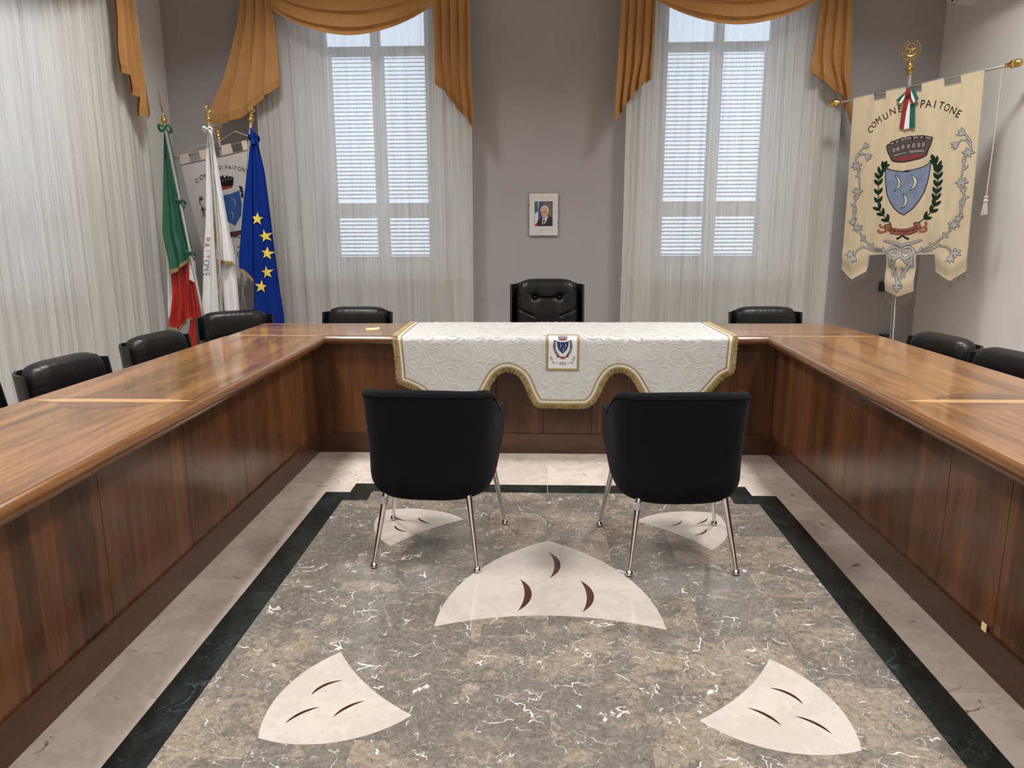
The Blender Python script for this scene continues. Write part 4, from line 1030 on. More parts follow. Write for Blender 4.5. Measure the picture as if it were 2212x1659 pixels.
# raised satin scrolls all over the cloth
def inside(p, poly):
    c_ = False; j = len(poly) - 1
    for i in range(len(poly)):
        a, b = poly[i], poly[j]
        if (a[1] > p[1]) != (b[1] > p[1]) and p[0] < (b[0] - a[0]) * (p[1] - a[1]) / (b[1] - a[1]) + a[0]: c_ = not c_
        j = i
    return c_
inn = offset_line(rim, 0.066)[::2]
m_ = MB(); r2 = random.Random(5)
def scroll_line(pts, w):
    run = []
    for p in pts + [None]:
        if p is not None and inside(p, inn) and not (0.03 < p[0] < 0.25 and vz(0.835) < p[1] < vz(0.575)): run.append(p)
        else:
            if len(run) > 4: csh.stroke(m_, run, w, 0.0003, False, 0.0027)
            run = []
cells = []
gx, gy = 0.150, 0.135
for j in range(10):
    for i in range(17):
        cells.append((-0.95 + gx * (i + (0.5 if j % 2 else 0)) + r2.uniform(-0.025, 0.025), gy * j + 0.02 + r2.uniform(-0.02, 0.02)))
for n_, (x, v) in enumerate(cells):
    R0 = r2.uniform(0.050, 0.080); a0 = r2.uniform(0, 2 * PI); dr = r2.choice((-1, 1)); turns = r2.uniform(1.6, 2.2)
    pts = []
    for k in range(46):
        t = k / 45; rr = R0 * (1 - t) ** 0.85 + 0.006
        a = a0 + dr * turns * 2 * PI * t
        pts.append((x + rr * math.cos(a), v + rr * math.sin(a)))
    # tail sweeping off the outside of the scroll
    p0 = pts[0]; tang = a0 - dr * PI / 2; tl = []
    for k in range(1, 22):
        t = k / 21; a = tang + dr * 0.5 * t - dr * 1.9 * t * t
        q = tl[-1] if tl else p0
        tl.append((q[0] + 0.0062 * math.cos(a), q[1] + 0.0062 * math.sin(a)))
    scroll_line(tl[::-1] + pts, 0.0085)
    for k in range(2):
        x2, v2 = x + r2.uniform(-0.08, 0.08), v + r2.uniform(-0.08, 0.08); Rr = r2.uniform(0.014, 0.026); a2 = r2.uniform(0, 6.28); d2 = r2.choice((-1, 1))
        scroll_line([(x2 + Rr * (1 - i / 25) * math.cos(a2 + d2 * 9 * i / 20) + 0.03 * (1 - i / 20) ** 3, v2 + Rr * (1 - i / 25) * math.sin(a2 + d2 * 9 * i / 20)) for i in range(21)], 0.0045)
m_.build('scroll_embroidery', M_scrollthread, tc, smooth='all', kind='stuff')

def arms(sh, mk, S, h, mats, full=True):
    """the town arms: mural crown, shield with three crescents, laurel, ribbon; S maps unit coords to the sheet"""
    cr, rd, shd, ce, la, sc = mats
    P_ = lambda pts: [S(*p) for p in pts]
    m_ = MB(); sh.poly(m_, P_([(-.30, -.62), (-.30, -.70), (-.22, -.70), (-.22, -.65), (-.16, -.65), (-.16, -.71), (-.06, -.71), (-.06, -.66), (.06, -.66), (.06, -.71), (.16, -.71), (.16, -.65), (.22, -.65), (.22, -.70), (.30, -.70), (.30, -.62), (.26, -.46), (.10, -.43), (-.10, -.43), (-.26, -.46)]), h); mk(m_, 'mural_crown', cr)
    m_ = MB(); sh.poly(m_, P_([(-.25, -.47), (-.1, -.49), (.1, -.49), (.25, -.47), (.12, -.42), (-.12, -.42)]), h + .0006); mk(m_, 'crown_lining', rd)
    m_ = MB(); sh.poly(m_, P_([(-.36, -.38), (-.15, -.33), (.15, -.33), (.36, -.38), (.345, -.12), (.27, .10), (.13, .26), (0, .36), (-.13, .26), (-.27, .10), (-.345, -.12)]), h); mk(m_, 'shield', shd)
    m_ = MB()
    for x, y in ((-.17, -.12), (.13, -.12), (0, .14)):
        sh.poly(m_, P_([(x, y - .12), (x + .06, y - .08), (x + .085, y), (x + .06, y + .08), (x, y + .12), (x + .03, y + .05), (x + .04, y), (x + .03, y - .05)]), h + .0008)
    mk(m_, 'crescents', ce)
    for sg in (-1, 1):
        m_ = MB()
        st = crv([(sg * .20, .52), (sg * .38, .36), (sg * .50, .10), (sg * .52, -.15), (sg * .46, -.42)], 5)
        sh.stroke(m_, P_(st), 0.012 * math.dist(S(0, 0), S(1, 0)), h, False)
        for k in range(2, len(st) - 1, 2):
            p, q = st[k], st[k + 1]; a = math.atan2(q[1] - p[1], q[0] - p[0])
            for d in (-.75, .75): sh.leaf(m_, S(*p), S(p[0] + .13 * math.cos(a + d), p[1] + .13 * math.sin(a + d)), 0.05 * math.dist(S(0, 0), S(1, 0)), h)
        mk(m_, 'laurel_branch', la)
    m_ = MB(); sh.poly(m_, P_([(-.25, .48), (-.1, .55), (.1, .55), (.25, .48), (.25, .56), (.1, .64), (-.1, .64), (-.25, .56)]), h + .0006)
    for sg in (-1, 1): sh.poly(m_, P_([(sg * .24, .46), (sg * .37, .48), (sg * .37, .60), (sg * .30, .57), (sg * .24, .60)]), h)
    mk(m_, 'motto_ribbon', sc)
    m_ = MB()
    for sg in (-1, 1): sh.stroke(m_, P_([(0, .64), (sg * .09, .69), (sg * .13, .70)]), 0.02 * math.dist(S(0, 0), S(1, 0)), h)
    mk(m_, 'stems', la)

# small emblem flag pinned at the front of the cloth
em = MB()
ev0, ev1 = vz(0.828), vz(0.592)
csh.poly(em, [(0.048, ev0), (0.234, ev0), (0.234, ev1), (0.048, ev1)], 0.0045)
emb = em.build('emblem_panel', M_white, tc, smooth='all', label='small white panel with the town arms')
m_ = MB(); b_ = [(0.044, ev0), (0.238, ev0), (0.238, ev1), (0.044, ev1), (0.044, ev0)]
csh.stroke(m_, dense(b_, 0.006), 0.014, 0.0048, False, 0.004); m_.build('gold_edging', M_gold, emb, smooth='all')
mkc = lambda m, nm, mt: m.build(nm, mt, emb)
uc, vc, sc_ = 0.141, vz(0.733), 0.108
arms(csh, mkc, lambda x, y: (uc + x * sc_ * 0.95, vc + y * sc_), 0.0056, (M_crownl, M_crimson, M_shieldn, M_cresc, M_ink, M_bowred))
m_ = MB()
for sg in (-1, 1):
    csh.stroke(m_, [(uc, vz(0.642)), (uc + sg * .03, vz(0.634)), (uc + sg * .055, vz(0.640)), (uc + sg * .068, vz(0.655)), (uc + sg * .076, vz(0.675))], 0.0028, 0.0056)
    for x, z in ((.070, .662), (.060, .640), (.014, .632), (.076, .676)):
        csh.leaf(m_, (uc + sg * x, vz(z)), (uc + sg * (x + 0.004), vz(z - 0.014)), 0.008, 0.0058); csh.leaf(m_, (uc + sg * x, vz(z)), (uc + sg * (x - 0.012), vz(z - 0.006)), 0.006, 0.0058)
csh.leaf(m_, (uc, vz(0.642)), (uc, vz(0.612)), 0.006, 0.0058)
m_.build('silver_vine', M_silver, emb)

# note pad left on the head table
np_ = thing('note_pad', 'small pale yellow note pad lying on the head table left of the white cloth', 'note pad', (-1.145, 4.985, TZ), 0.22)
m_ = MB(); m_.cbox(-0.045, 0.045, -0.04, 0.04, 0.0002, 0.008, c=0.0008); m_.build('pad', M_note, np_)
m_ = MB(); m_.grid(lambda u, w: (-0.045 + 0.09 * u, -0.04 + 0.08 * w, 0.0085 + 0.012 * max(0, u - 0.35) ** 2), 8, 2); m_.build('top_sheet', M_note, np_, smooth=True)

# ------------------------------------------------------------------ black fabric tub chairs
def superarc(t, rx, ryb, ryf, front):
    """plan of the tub, t 0..1 from the right arm's front, round the back, to the left arm's front"""
    if t < 0.22:
        k = t / 0.22; return (rx * lerp(0.97, 1.0, k), lerp(front, 0.02, k))
    if t > 0.78:
        k = (1 - t) / 0.22; return (-rx * lerp(0.97, 1.0, k), lerp(front, 0.02, k))
    a = (t - 0.22) / 0.56 * PI
    ex = 2.0 / 2.9
    c_, s_ = math.cos(a), math.sin(a)
    return (rx * math.copysign(abs(c_) ** ex, c_), 0.02 - (ryb + 0.02) * abs(s_) ** ex)
def tub_top(t):
    s = abs(t - 0.5) * 2
    back = 0.778 + 0.010 * math.cos(PI * min(1, s / 0.5))
    arm = 0.642 - 0.015 * smooth01((s - 0.8) / 0.2)
    return lerp(back, arm, smooth01((s - 0.40) / 0.26))
def make_tub_chair():
    root = thing('tub_chair', 'x', 'chair', (0, 0, 0), group='black visitor chairs before the head table')
    RX, RB, FR = 0.304, 0.272, 0.262
    zb = 0.335
    def tub_bottom(t):
        s = abs(t - 0.5) * 2
        return 0.300 + 0.160 * smooth01((s - 0.45) / 0.55)
    def outer(t, s):
        zt, z0 = tub_top(t), tub_bottom(t)
        z = z0 + (zt - z0) * (s ** 1.5)
        x, y = superarc(t, RX, RB, 0, FR)
        q = min(1.0, max(0.0, (z - z0) / 0.105))
        s_ = abs(t - 0.5) * 2
        af = smooth01((s_ - 0.45) / 0.5)
        kmin = lerp(0.76, 0.95, af)
        k = kmin + (1 - kmin) * math.sqrt(max(0.0, 1 - (1 - q) ** 2))
        kw = 1 - 0.055 * (1 - smooth01((z - 0.44) / 0.36)) * (1 - af)
        lean = -0.022 * max(0, (z - 0.5) / 0.3)
        ky = lerp(k, 1.0, smooth01((s_ - 0.5) / 0.4))
        return Vector((x * k * kw, (y - 0.02) * ky + 0.02 + lean, z))
    TH_ = 0.058
    nt, ns = 56, 22
    m_ = MB()
    def ring(t, w):
        # w: 0..0.46 outside going up, ..0.54 over the rim, ..1 inside going down
        if w <= 0.46: return outer(t, w / 0.46)
        x, y = superarc(t, RX, RB, 0, FR); n_ = Vector((-x, -(y - 0.05), 0)).normalized()
        top = outer(t, 1.0)
        if w <= 0.60:
            a = (w - 0.46) / 0.14 * PI
            return top + n_ * (TH_ / 2 * (1 - math.cos(a))) + Vector((0, 0, TH_ * 0.36 * math.sin(a)))
        k = (w - 0.60) / 0.40
        p = outer(t, 1 - 0.72 * k)
        q = top.lerp(p, 0.75); q.z = lerp(top.z, 0.40, k)
        return q + n_ * TH_
    m_.grid(ring, nt, 50)
    # arm fronts
    for t in (0.0, 1.0):
        idx = [m_.vert(ring(t, w / 24)) for w in range(25)]
        m_.face(idx if t == 1.0 else idx[::-1])
    # underside
    b0 = m_.vert((0, 0, zb + 0.012)); idx = [m_.vert(ring(k / nt, 0)) for k in range(nt + 1)]
    for k in range(nt): m_.face((b0, idx[k + 1], idx[k]))
    m_.face((b0, idx[0], idx[-1]))
    m_.build('tub_shell', M_blackcloth, root, smooth='all')
    # welt seam round the back edge
    m_ = MB(); m_.tube([outer(0.07 + 0.86 * k / 60, 0.995) + Vector((0, 0, 0.001)) for k in range(61)], 0.0035, 6); m_.build('welt', M_blackcloth, root, smooth='all')
    m_ = MB()
    def cush(a, b, sgn):
        a, b = a * 2 - 1, b * 2 - 1
        pr = ((1 - abs(a) ** 6) * (1 - abs(b) ** 6)) ** 0.35
        return (0.222 * a, 0.020 + 0.225 * b, 0.405 + sgn * 0.06 * pr + (0.015 * (1 - a * a) if sgn > 0 else 0))
    m_.grid(lambda a, b: cush(a, b, 1), 20, 20); m_.grid(lambda a, b: cush(a, b, -1), 20, 20, flip=True)
    m_.build('seat', M_blackcloth, root, smooth='all')
    for (fx, fy), (tx, ty, tz) in (((-0.232, -0.272), (-0.175, -0.175, 0.40)), ((0.232, -0.272), (0.175, -0.175, 0.40)), ((-0.290, 0.278), (-0.228, 0.185, 0.42)), ((0.290, 0.278), (0.228, 0.185, 0.42))):
        m_ = MB(); m_.tube([(tx, ty, tz), (lerp(tx, fx, .5), lerp(ty, fy, .5), lerp(tz, 0.02, .5)), (fx, fy, 0.02)], [0.0165, 0.0125, 0.0085], 14)
        lg = m_.build('leg', M_chrome, root, smooth=True)
        m_ = MB(); m_.lathe([(0.013, 0.0), (0.0165, 0.004), (0.0165, 0.010), (0.013, 0.018), (0.008, 0.024), (0.004, 0.026)], Matrix.Translation((fx, fy, 0)), 14); m_.build('foot_glide', M_chrome, lg, smooth=True)
        if fx < 0 and fy < 0:
            p0, p1 = Vector((tx, ty, tz)), Vector((fx, fy, 0.02))
            m_ = MB(); m_.tube([p0.lerp(p1, 0.245), p0.lerp(p1, 0.33)], [0.0160, 0.0152], 14, caps=False); m_.build('paper_label', grainy('grey_leg_label', (0.30, 0.30, 0.31), 0.6, 0.2, 300), lg, label='grey paper label stuck round the leg')
    return root
t0 = make_tub_chair()
t0.location = (-0.487, 3.289, 0.0015); t0.rotation_euler = (0, 0, math.radians(-3.9)); t0['label'] = 'black fabric tub chair on chrome legs, the left of the two facing the table'
dup(t0, (0.606, 3.271, 0.0015), math.radians(2.9), 'black fabric tub chair on chrome legs, the right of the two facing the table')

# ------------------------------------------------------------------ black leather council chairs
def pillow(m_, cx, cz, W, H, front, back, nx=44, nz=36, p=7.0, q=0.38, dent=None, gather=0.0, y0=0.0, ztilt=0.0, topround=0.0):
    def pt(a, b, sg):
        a, b = a * 2 - 1, b * 2 - 1
        pr = max(0.0, (1 - abs(a) ** p) * (1 - abs(b) ** p)) ** q
        # rounded corners in outline
        ca = 1 - 0.10 * (abs(b) ** 5); cb = 1 - 0.12 * (abs(a) ** 5) * (1.0 if b > 0 else 0.4)
        x, z = cx + W / 2 * a * ca, cz + H / 2 * b * cb
        if sg > 0:
            y = front * pr
            if gather:
                ed = max(0.0, (abs(a) - 0.72) / 0.28) * (1 - abs(a) ** 12)
                y += gather * ed * math.sin(b * 46 + 2 * math.sin(b * 9))
                ez = max(0.0, (b - 0.70) / 0.30) * (1 - abs(b) ** 12)
                y += gather * 0.7 * ez * math.sin(a * 34 + 2 * math.sin(a * 7))
            if dent: y -= dent(x, z) * pr
        else: y = -back * pr
        return (x, y0 + y + ztilt * (z - cz), z)
    m_.grid(lambda a, b: pt(a, b, 1), nx, nz, flip=True)
    m_.grid(lambda a, b: pt(a, b, -1), nx, nz)

def make_office_chair(name, label, group, H_top, W_c, W_s, tufted):
    root = thing(name, label, 'chair', (0, 0, 0), group=group)
    zc0 = 0.50; Hc = H_top - zc0
    # backrest: y = -0.24, bulging forward (+y)
    def dent(x, z):
        if not tufted:
            return 0.010 * math.exp(-((z - (zc0 + Hc * 0.42)) / 0.018) ** 2) * (1 if abs(x) < W_c * 0.42 else 0.4) + 0.008 * math.exp(-((abs(x) - (W_c * 0.44) + 0.30 * max(0, zc0 + Hc * .62 - z)) / 0.012) ** 2)
        zb = H_top - 0.145
        d = 0.0
        for s_ in (-1, 1):
            bx = s_ * 0.099
            r = math.hypot(x - bx, (z - zb) * 1.1)
            d += 0.026 * math.exp(-(r / 0.026) ** 2) + 0.012 * math.exp(-(r / 0.075) ** 2)
            if z < zb: d += 0.012 * math.exp(-((x - bx) / 0.010) ** 2) * math.exp(-(zb - z) / 0.10)
            # folds radiating upwards and outwards
            ux = (x - bx) * s_
            if ux > 0: d += 0.010 * math.exp(-((z - zb - 0.55 * ux) / 0.009) ** 2) * math.exp(-ux / 0.05)
            d += 0.008 * math.exp(-((x - bx - s_ * 0.25 * (z - zb)) / 0.010) ** 2) * math.exp(-abs(z - zb) / 0.04) * (1 if z > zb else 0)
        if abs(x) < 0.105: d += 0.020 * math.exp(-((z - zb + 0.006 * (1 - (x / 0.1) ** 2)) / 0.009) ** 2)
        zz = H_top - 0.262 + 0.35 * (W_c / 2 - abs(x)) * -1
        d += 0.012 * math.exp(-((z - (H_top - 0.235 - 0.42 * (W_c / 2 - abs(x)))) / 0.008) ** 2) * (1 if abs(x) > 0.1 else 0)
        return d
    m_ = MB(); pillow(m_, 0, zc0 + Hc / 2, W_c, Hc, 0.088, 0.04, 90 if tufted else 56, 80 if tufted else 44, 8.0 if tufted else 7.0, 0.42, dent, 0.0022, y0=-0.245, ztilt=-0.10)
    m_.build('back_cushion', M_leather, root, smooth='all')
    if tufted:
        for s_ in (-1, 1):
            m_ = MB(); m_.ball((s_ * 0.099, -0.196, H_top - 0.145), 0.010, 8); m_.build('button', M_leather, root, smooth='all')
    # shell: thin plate curving forward at both sides
    def shell(u, w, off):
        x = (u * 2 - 1)
        fwd = max(0.0, (abs(x) - 0.80) / 0.20)
        xx = W_s / 2 * (x if abs(x) < 0.80 else math.copysign(0.80 + 0.20 * math.sin(fwd * PI / 2), x))
        z = lerp(0.44, H_top - 0.035 - 0.010 * (abs(x) > 0.8), w)
        yy = -0.292 + 0.115 * fwd ** 1.6 * (0.75 + 0.25 * (1 - w)) - 0.10 * (z - (zc0 + Hc / 2))
        n_ = Vector((-math.copysign(fwd, x) if x else 0, 1.0 - 0.7 * fwd, 0)).normalized()
        return (xx - n_.x * off, yy - n_.y * off, z)
    m_ = MB()
    m_.grid(lambda u, w: shell(u, w, 0.0), 40, 12, flip=True); m_.grid(lambda u, w: shell(u, w, 0.016), 40, 12)
    for w in (0, 1):
        for k in range(40):
            a, b = k / 40, (k + 1) / 40
            i = [m_.vert(shell(*q)) for q in ((a, w, 0.0), (b, w, 0.0), (b, w, 0.016), (a, w, 0.016))]
            m_.face(i if w else i[::-1])
    for u in (0, 1):
        for k in range(12):
            a, b = k / 12, (k + 1) / 12
            i = [m_.vert(shell(*q)) for q in ((u, a, 0.0), (u, b, 0.0), (u, b, 0.016), (u, a, 0.016))]
            m_.face(i if u == 0 else i[::-1])
    m_.build('back_shell', M_shell, root, smooth=True)
    m_ = MB()
    def st(a, b, sg):
        a, b = a * 2 - 1, b * 2 - 1
        pr = ((1 - abs(a) ** 7) * (1 - abs(b) ** 7)) ** 0.38
        return (0.245 * a, 0.02 + 0.245 * b, 0.445 + sg * 0.055 * pr + (0.012 * (1 - a * a) if sg > 0 else 0))
    m_.grid(lambda a, b: st(a, b, 1), 24, 24); m_.grid(lambda a, b: st(a, b, -1), 24, 24, flip=True)
    m_.build('seat', M_leather, root, smooth='all')
    for s_ in (-1, 1):
        m_ = MB(); m_.tube([(s_ * 0.262, -0.24, 0.60), (s_ * 0.268, -0.10, 0.635), (s_ * 0.27, 0.08, 0.635), (s_ * 0.268, 0.16, 0.60), (s_ * 0.262, 0.17, 0.52), (s_ * 0.25, 0.10, 0.44)], [0.018, 0.026, 0.026, 0.022, 0.018, 0.018], 12)
        m_.build('armrest', M_leather, root, smooth='all')
    m_ = MB(); m_.lathe([(0.028, 0.07), (0.028, 0.22), (0.019, 0.22), (0.019, 0.36), (0.11, 0.365), (0.11, 0.385)], None, 18); m_.build('gas_column', M_shell, root, smooth=True)
    for k in range(5):
        a = 2 * PI * k / 5 + 0.3; c_, s_ = math.cos(a), math.sin(a)
        m_ = MB(); m_.tube([(0.02 * c_, 0.02 * s_, 0.095), (0.16 * c_, 0.16 * s_, 0.085), (0.285 * c_, 0.285 * s_, 0.068)], [0.026, 0.021, 0.014], 10)
        lg = m_.build('base_leg', M_shell, root, smooth='all')
        m_ = MB(); R_ = Matrix.Translation((0.285 * c_, 0.285 * s_, 0.027)) @ Matrix.Rotation(a, 4, 'Z') @ Matrix.Rotation(PI / 2, 4, 'X')
        for o_ in (-0.016, 0.006): m_.lathe([(0.022, o_), (0.026, o_ + 0.003), (0.026, o_ + 0.008), (0.022, o_ + 0.011)], R_, 16)
        m_.tube([(0.285 * c_, 0.285 * s_, 0.03), (0.285 * c_, 0.285 * s_, 0.068)], 0.006, 8)
        m_.build('caster', M_blackplastic, lg, smooth=True)
    return root
pc = make_office_chair('president_chair', 'tall black leather chair with buttoned back below the framed portrait', None, 1.072, 0.50, 0.575, True)
pc.location = (0.052, 5.845, 0.0); pc.rotation_euler = (0, 0, PI)
GRP = 'low black leather chairs round the council tables'
oc = make_office_chair('council_chair', 'x', GRP, 0.852, 0.492, 0.555, False)
def fwd(deg): return math.radians(deg)
spots = [(-1.503, 5.79, 180, 'low black leather chair at the head table in front of the left back curtain'),
         (1.805, 5.79, 180, 'low black leather chair at the head table in front of the right back curtain'),
         (-2.275, 5.515, 212, 'low black leather chair at the table corner in front of the flags'),
         (-2.14, 4.42, 260, 'low black leather chair on the left wing, first along from the flags corner'),
         (-2.165, 3.56, 262, 'low black leather chair on the left wing, second along from the flags corner'),
         (-2.22, 2.92, 272, 'low black leather chair on the left wing, cut by the picture edge'),
         (2.14, 4.40, 99, 'low black leather chair on the right wing nearest the ivory banner'),
         (2.18, 3.78, 100, 'low black leather chair on the right wing, cut by the picture edge')]
for i, (x, y, a, lab) in enumerate(spots):
    if i == 0:
        oc.location = (x, y, 0); oc.rotation_euler = (0, 0, math.radians(a)); oc['label'] = lab
    else: dup(oc, (x, y, 0), math.radians(a), lab)
# ------------------------------------------------------------------ flags by the left corner
def axis_matrix(p, d):
    d = Vector(d).normalized(); q = Vector((0, 0, 1)).rotation_difference(d)
    return Matrix.Translation(p) @ q.to_matrix().to_4x4()
KNOB = [(0.008, -0.03), (0.015, -0.028), (0.017, -0.010), (0.013, -0.006), (0.023, 0.004), (0.026, 0.014), (0.022, 0.024), (0.014, 0.030), (0.019, 0.040), (0.017, 0.052), (0.008, 0.058), (0.006, 0.066)]
def spear(m_, M, L, w, ring=True, turn=0.0):
    """flat spear head with an open ring at its base"""
    T = M @ Matrix.Rotation(turn, 4, 'Z')
    def P_(x, z, y=0.0): return T @ Vector((x, y, z))
    z0 = 0.064
    if ring:
        for s_ in (-1, 1):
            m_.tube([P_(s_ * (0.004 + w * 0.9 * math.sin(PI * k / 10)), z0 + 0.050 * k / 10) for k in range(11)], 0.0035, 8)
            m_.tube([P_(s_ * (0.003 + w * 0.45 * math.sin(PI * k / 8)), z0 + 0.006 + 0.030 * k / 8) for k in range(9)], 0.0028, 8)
        z1 = z0 + 0.018
    else: z1 = z0
    b = len(m_.v)
    out = [(0, z1), (w * 0.55, lerp(z1, L, 0.16)), (w * 0.36, lerp(z1, L, 0.42)), (0, L), (-w * 0.36, lerp(z1, L, 0.42)), (-w * 0.55, lerp(z1, L, 0.16))]
    for x, z in out: m_.vert(P_(x, z))
    f_ = [m_.vert(P_(0, lerp(z1, L, 0.25), y)) for y in (-0.006, 0.006)]
    n = len(out)
    for k in range(n):
        m_.face((b + k, b + (k + 1) % n, f_[1])); m_.face((b + (k + 1) % n, b + k, f_[0]))
def flag_pole(root, y, top, bot, tip, ring, turn):
    a, b = Vector((top[0], y, top[1])), Vector((bot[0], y, bot[1]))
    d = (a - b).normalized()
    foot = b + d * ((0.125 - b.z) / d.z)
    m_ = MB(); m_.tube([foot, a + d * 0.025], 0.0125, 14); m_.build('pole', M_steel, root, smooth=True)
    m_ = MB(); Mx = axis_matrix(a + d * 0.050, d); m_.lathe(KNOB, Mx, 18)
    fn_ = m_.build('finial', M_brass, root, smooth=True)
    L = (Vector((tip[0], y, tip[1])) - (a + d * 0.050)).length
    m_ = MB(); spear(m_, Mx, L, 0.024, ring, turn); m_.build('spear_head', M_brass, fn_)
    return a, d
def bow(root, p, mat, s=1.0, tail=True):
    m_ = MB()
    for sg, ang in ((-1, 0.5), (1, -0.25)):
        pts = [Vector(p) + Vector((sg * s * 0.055 * math.sin(PI * k / 10) , -0.012 - 0.012 * math.sin(PI * k / 5), s * (0.03 * math.sin(2 * PI * k / 10) + 0.02 * ang * k / 10))) for k in range(11)]
        m_.tube(pts, [0.006 + 0.006 * math.sin(PI * k / 10) for k in range(11)], 6)
    if tail: m_.tube([Vector(p) + Vector((0.012, -0.02, 0)), Vector(p) + Vector((0.035, -0.025, -0.05 * s)), Vector(p) + Vector((0.03, -0.02, -0.10 * s))], [0.006, 0.009, 0.004], 6)
    m_.build('tie_ribbon', mat, root, smooth=True)
flagp = lambda y0: (lambda a, z, d: (a, y0 - d, z))
def cloth_piece(root, name, mat, shp, y0, depth, pleats, ph, bulge, fringe=False, **kw):
    m_ = MB(); surf = drape(m_, shp[0], shp[1], shp[2], flagp(y0), depth=depth, pleats=pleats, nt=44, ns=30, sharp=0.15, phase=ph, bulge=bulge, back=0.03, growth=0.75)
    # close the bundle at its two sides
    o = m_.build(name, mat, root, smooth='all', **kw)
    if fringe:
        f_ = MB(); hem(f_, surf, 0.978, 1.008, 0.005, 60); f_.build('gold_fringe', M_fringe, o, smooth=True)
    return surf
# tricolour
fl = thing('tricolour_flag', 'green white and red flag on a leaning steel pole in the corner', 'flag', (-2.84, 6.19, 0.17), world=True, group='flags in the left corner')
a, d = flag_pole(fl, 6.19, (-3.043, 2.278), (-2.872, 0.726), (-3.088, 2.614), False, math.radians(82))
bow(fl, a + d * 0.0, M_green, 0.9, False)
bow(fl, (-2.965, 6.175, 1.70), M_green, 0.6); bow(fl, (-2.92, 6.175, 1.28), M_green, 0.6)
GRN = [[(-3.103,2.267),(-3.155,1.842),(-3.198,1.462),(-3.183,1.288),(-3.169,1.108)],[(-3.076,2.266),(-3.035,1.916),(-3.0,1.538),(-2.960,1.256)],[(-3.169,1.108),(-3.085,1.139),(-3.028,1.186),(-2.965,1.252)]]
cloth_piece(fl, 'green_band', M_green, GRN, 6.285, 0.022, 2.2, 0.4, 0.035, True)
cloth_piece(fl, 'white_band', M_white, [[(-3.200,1.50),(-3.221,1.072),(-3.243,0.745)],[(-3.12,1.50),(-3.150,1.072),(-3.190,0.672)],[(-3.243,0.745),(-3.190,0.672)]], 6.325, 0.012, 1.2, 0, 0.015)
cloth_piece(fl, 'red_band', M_red, [[(-3.168,1.20),(-3.176,0.913),(-3.23,0.624)],[(-3.010,1.28),(-3.015,1.032),(-3.020,0.705)],[(-3.228,0.648),(-3.136,0.610),(-3.096,0.689),(-3.020,0.721)]], 6.305, 0.026, 2.4, 0.9, 0.02, True)
cloth_piece(fl, 'white_band', M_white, [[(-3.035,1.29),(-3.03,1.072)],[(-2.972,1.28),(-2.976,1.02)],[(-3.04,1.075),(-2.974,1.025)]], 6.315, 0.006, 0.8, 0, 0.008)
cloth_piece(fl, 'red_band', M_red, [[(-3.05,1.12),(-3.045,0.713),(-3.114,0.46)],[(-2.974,1.06),(-2.960,0.793),(-2.950,0.45)],[(-3.116,0.45),(-2.952,0.40)]], 6.325, 0.016, 1.4, 0.3, 0.015, True)
# white town flag
fl = thing('town_flag', 'white satin town flag with gold fringe between the tricolour and the blue flag', 'flag', (-2.71, 6.22, 0.17), world=True, group='flags in the left corner')
a, d = flag_pole(fl, 6.22, (-2.696, 2.289), (-2.708, 0.723), (-2.687, 2.499), True, math.radians(35))
bow(fl, a + Vector((-0.01, 0, -0.02)), M_white, 0.6)
sA = cloth_piece(fl, 'flag_cloth', M_white, [[(-2.738,2.263),(-2.772,2.062),(-2.823,1.537),(-2.871,1.228),(-2.922,0.713)],[(-2.715,2.252),(-2.705,1.839),(-2.722,1.537),(-2.735,1.15),(-2.750,0.713)],[(-2.926,0.62),(-2.755,0.62)]], 6.285, 0.018, 1.8, 0.2, 0.03)
sB = cloth_piece(fl, 'flag_cloth', M_white, [[(-2.72,2.245),(-2.716,1.764),(-2.711,1.46),(-2.741,1.205)],[(-2.706,2.227),(-2.676,1.95),(-2.637,1.574),(-2.598,1.181)],[(-2.741,1.205),(-2.598,1.185)]], 6.262, 0.014, 2.0, 1.2, 0.02, True)
cloth_piece(fl, 'flag_cloth', M_white, [[(-2.725,1.28),(-2.739,0.713)],[(-2.610,1.27),(-2.604,0.713)],[(-2.742,0.62),(-2.605,0.62)]], 6.29, 0.012, 1.2, 1.0, 0.03)
m_ = MB(); m_.tube([sA(lerp(0.72, 0.93, k / 30) , lerp(0.03, 0.99, k / 30), 0.004) for k in range(31)], [0.0035 + 0.003 * math.sin(k * 1.3) ** 2 + 0.004 * (k < 16) for k in range(31)], 6); m_.build('gold_fringe', M_fringe, fl, smooth=True)
shA = Sheet(lambda u, v, h: sA(u, v, 0.003 + h), 0.05)
m_ = MB()
for k, ch in enumerate('PAITONE'):
    v = 0.525 + 0.030 * k
    letter(m_, shA, ch, (0.10, v), (0.42, v), 0.001, 0.0, 0.08)
m_.build('lettering', M_crownl, fl)
# blue flag with stars
fl = thing('starred_flag', 'deep blue flag with yellow stars nearest the sheer curtain', 'flag', (-2.74, 6.42, 0.17), world=True, group='flags in the left corner')
a, d = flag_pole(fl, 6.42, (-2.433, 2.312), (-2.658, 0.699), (-2.413, 2.521), True, math.radians(20))
bow(fl, (-2.372, 6.33, 2.215), M_blue, 0.7)
EB = [[(-2.394,2.26),(-2.421,1.762),(-2.451,1.227),(-2.480,0.673)],[(-2.370,2.26),(-2.317,1.948),(-2.294,1.573),(-2.274,1.188),(-2.239,0.653)],[(-2.485,0.58),(-2.236,0.58)]]
m_ = MB(); m_.tube([(-2.425, 6.41, 2.30), (-2.385, 6.34, 2.24), (-2.378, 6.31, 2.16)], [0.010, 0.016, 0.022], 8); m_.build('flag_top_knot', M_blue, fl, smooth=True)
sE = cloth_piece(fl, 'flag_cloth', M_blue, EB, 6.33, 0.018, 1.4, 1.2, 0.05)
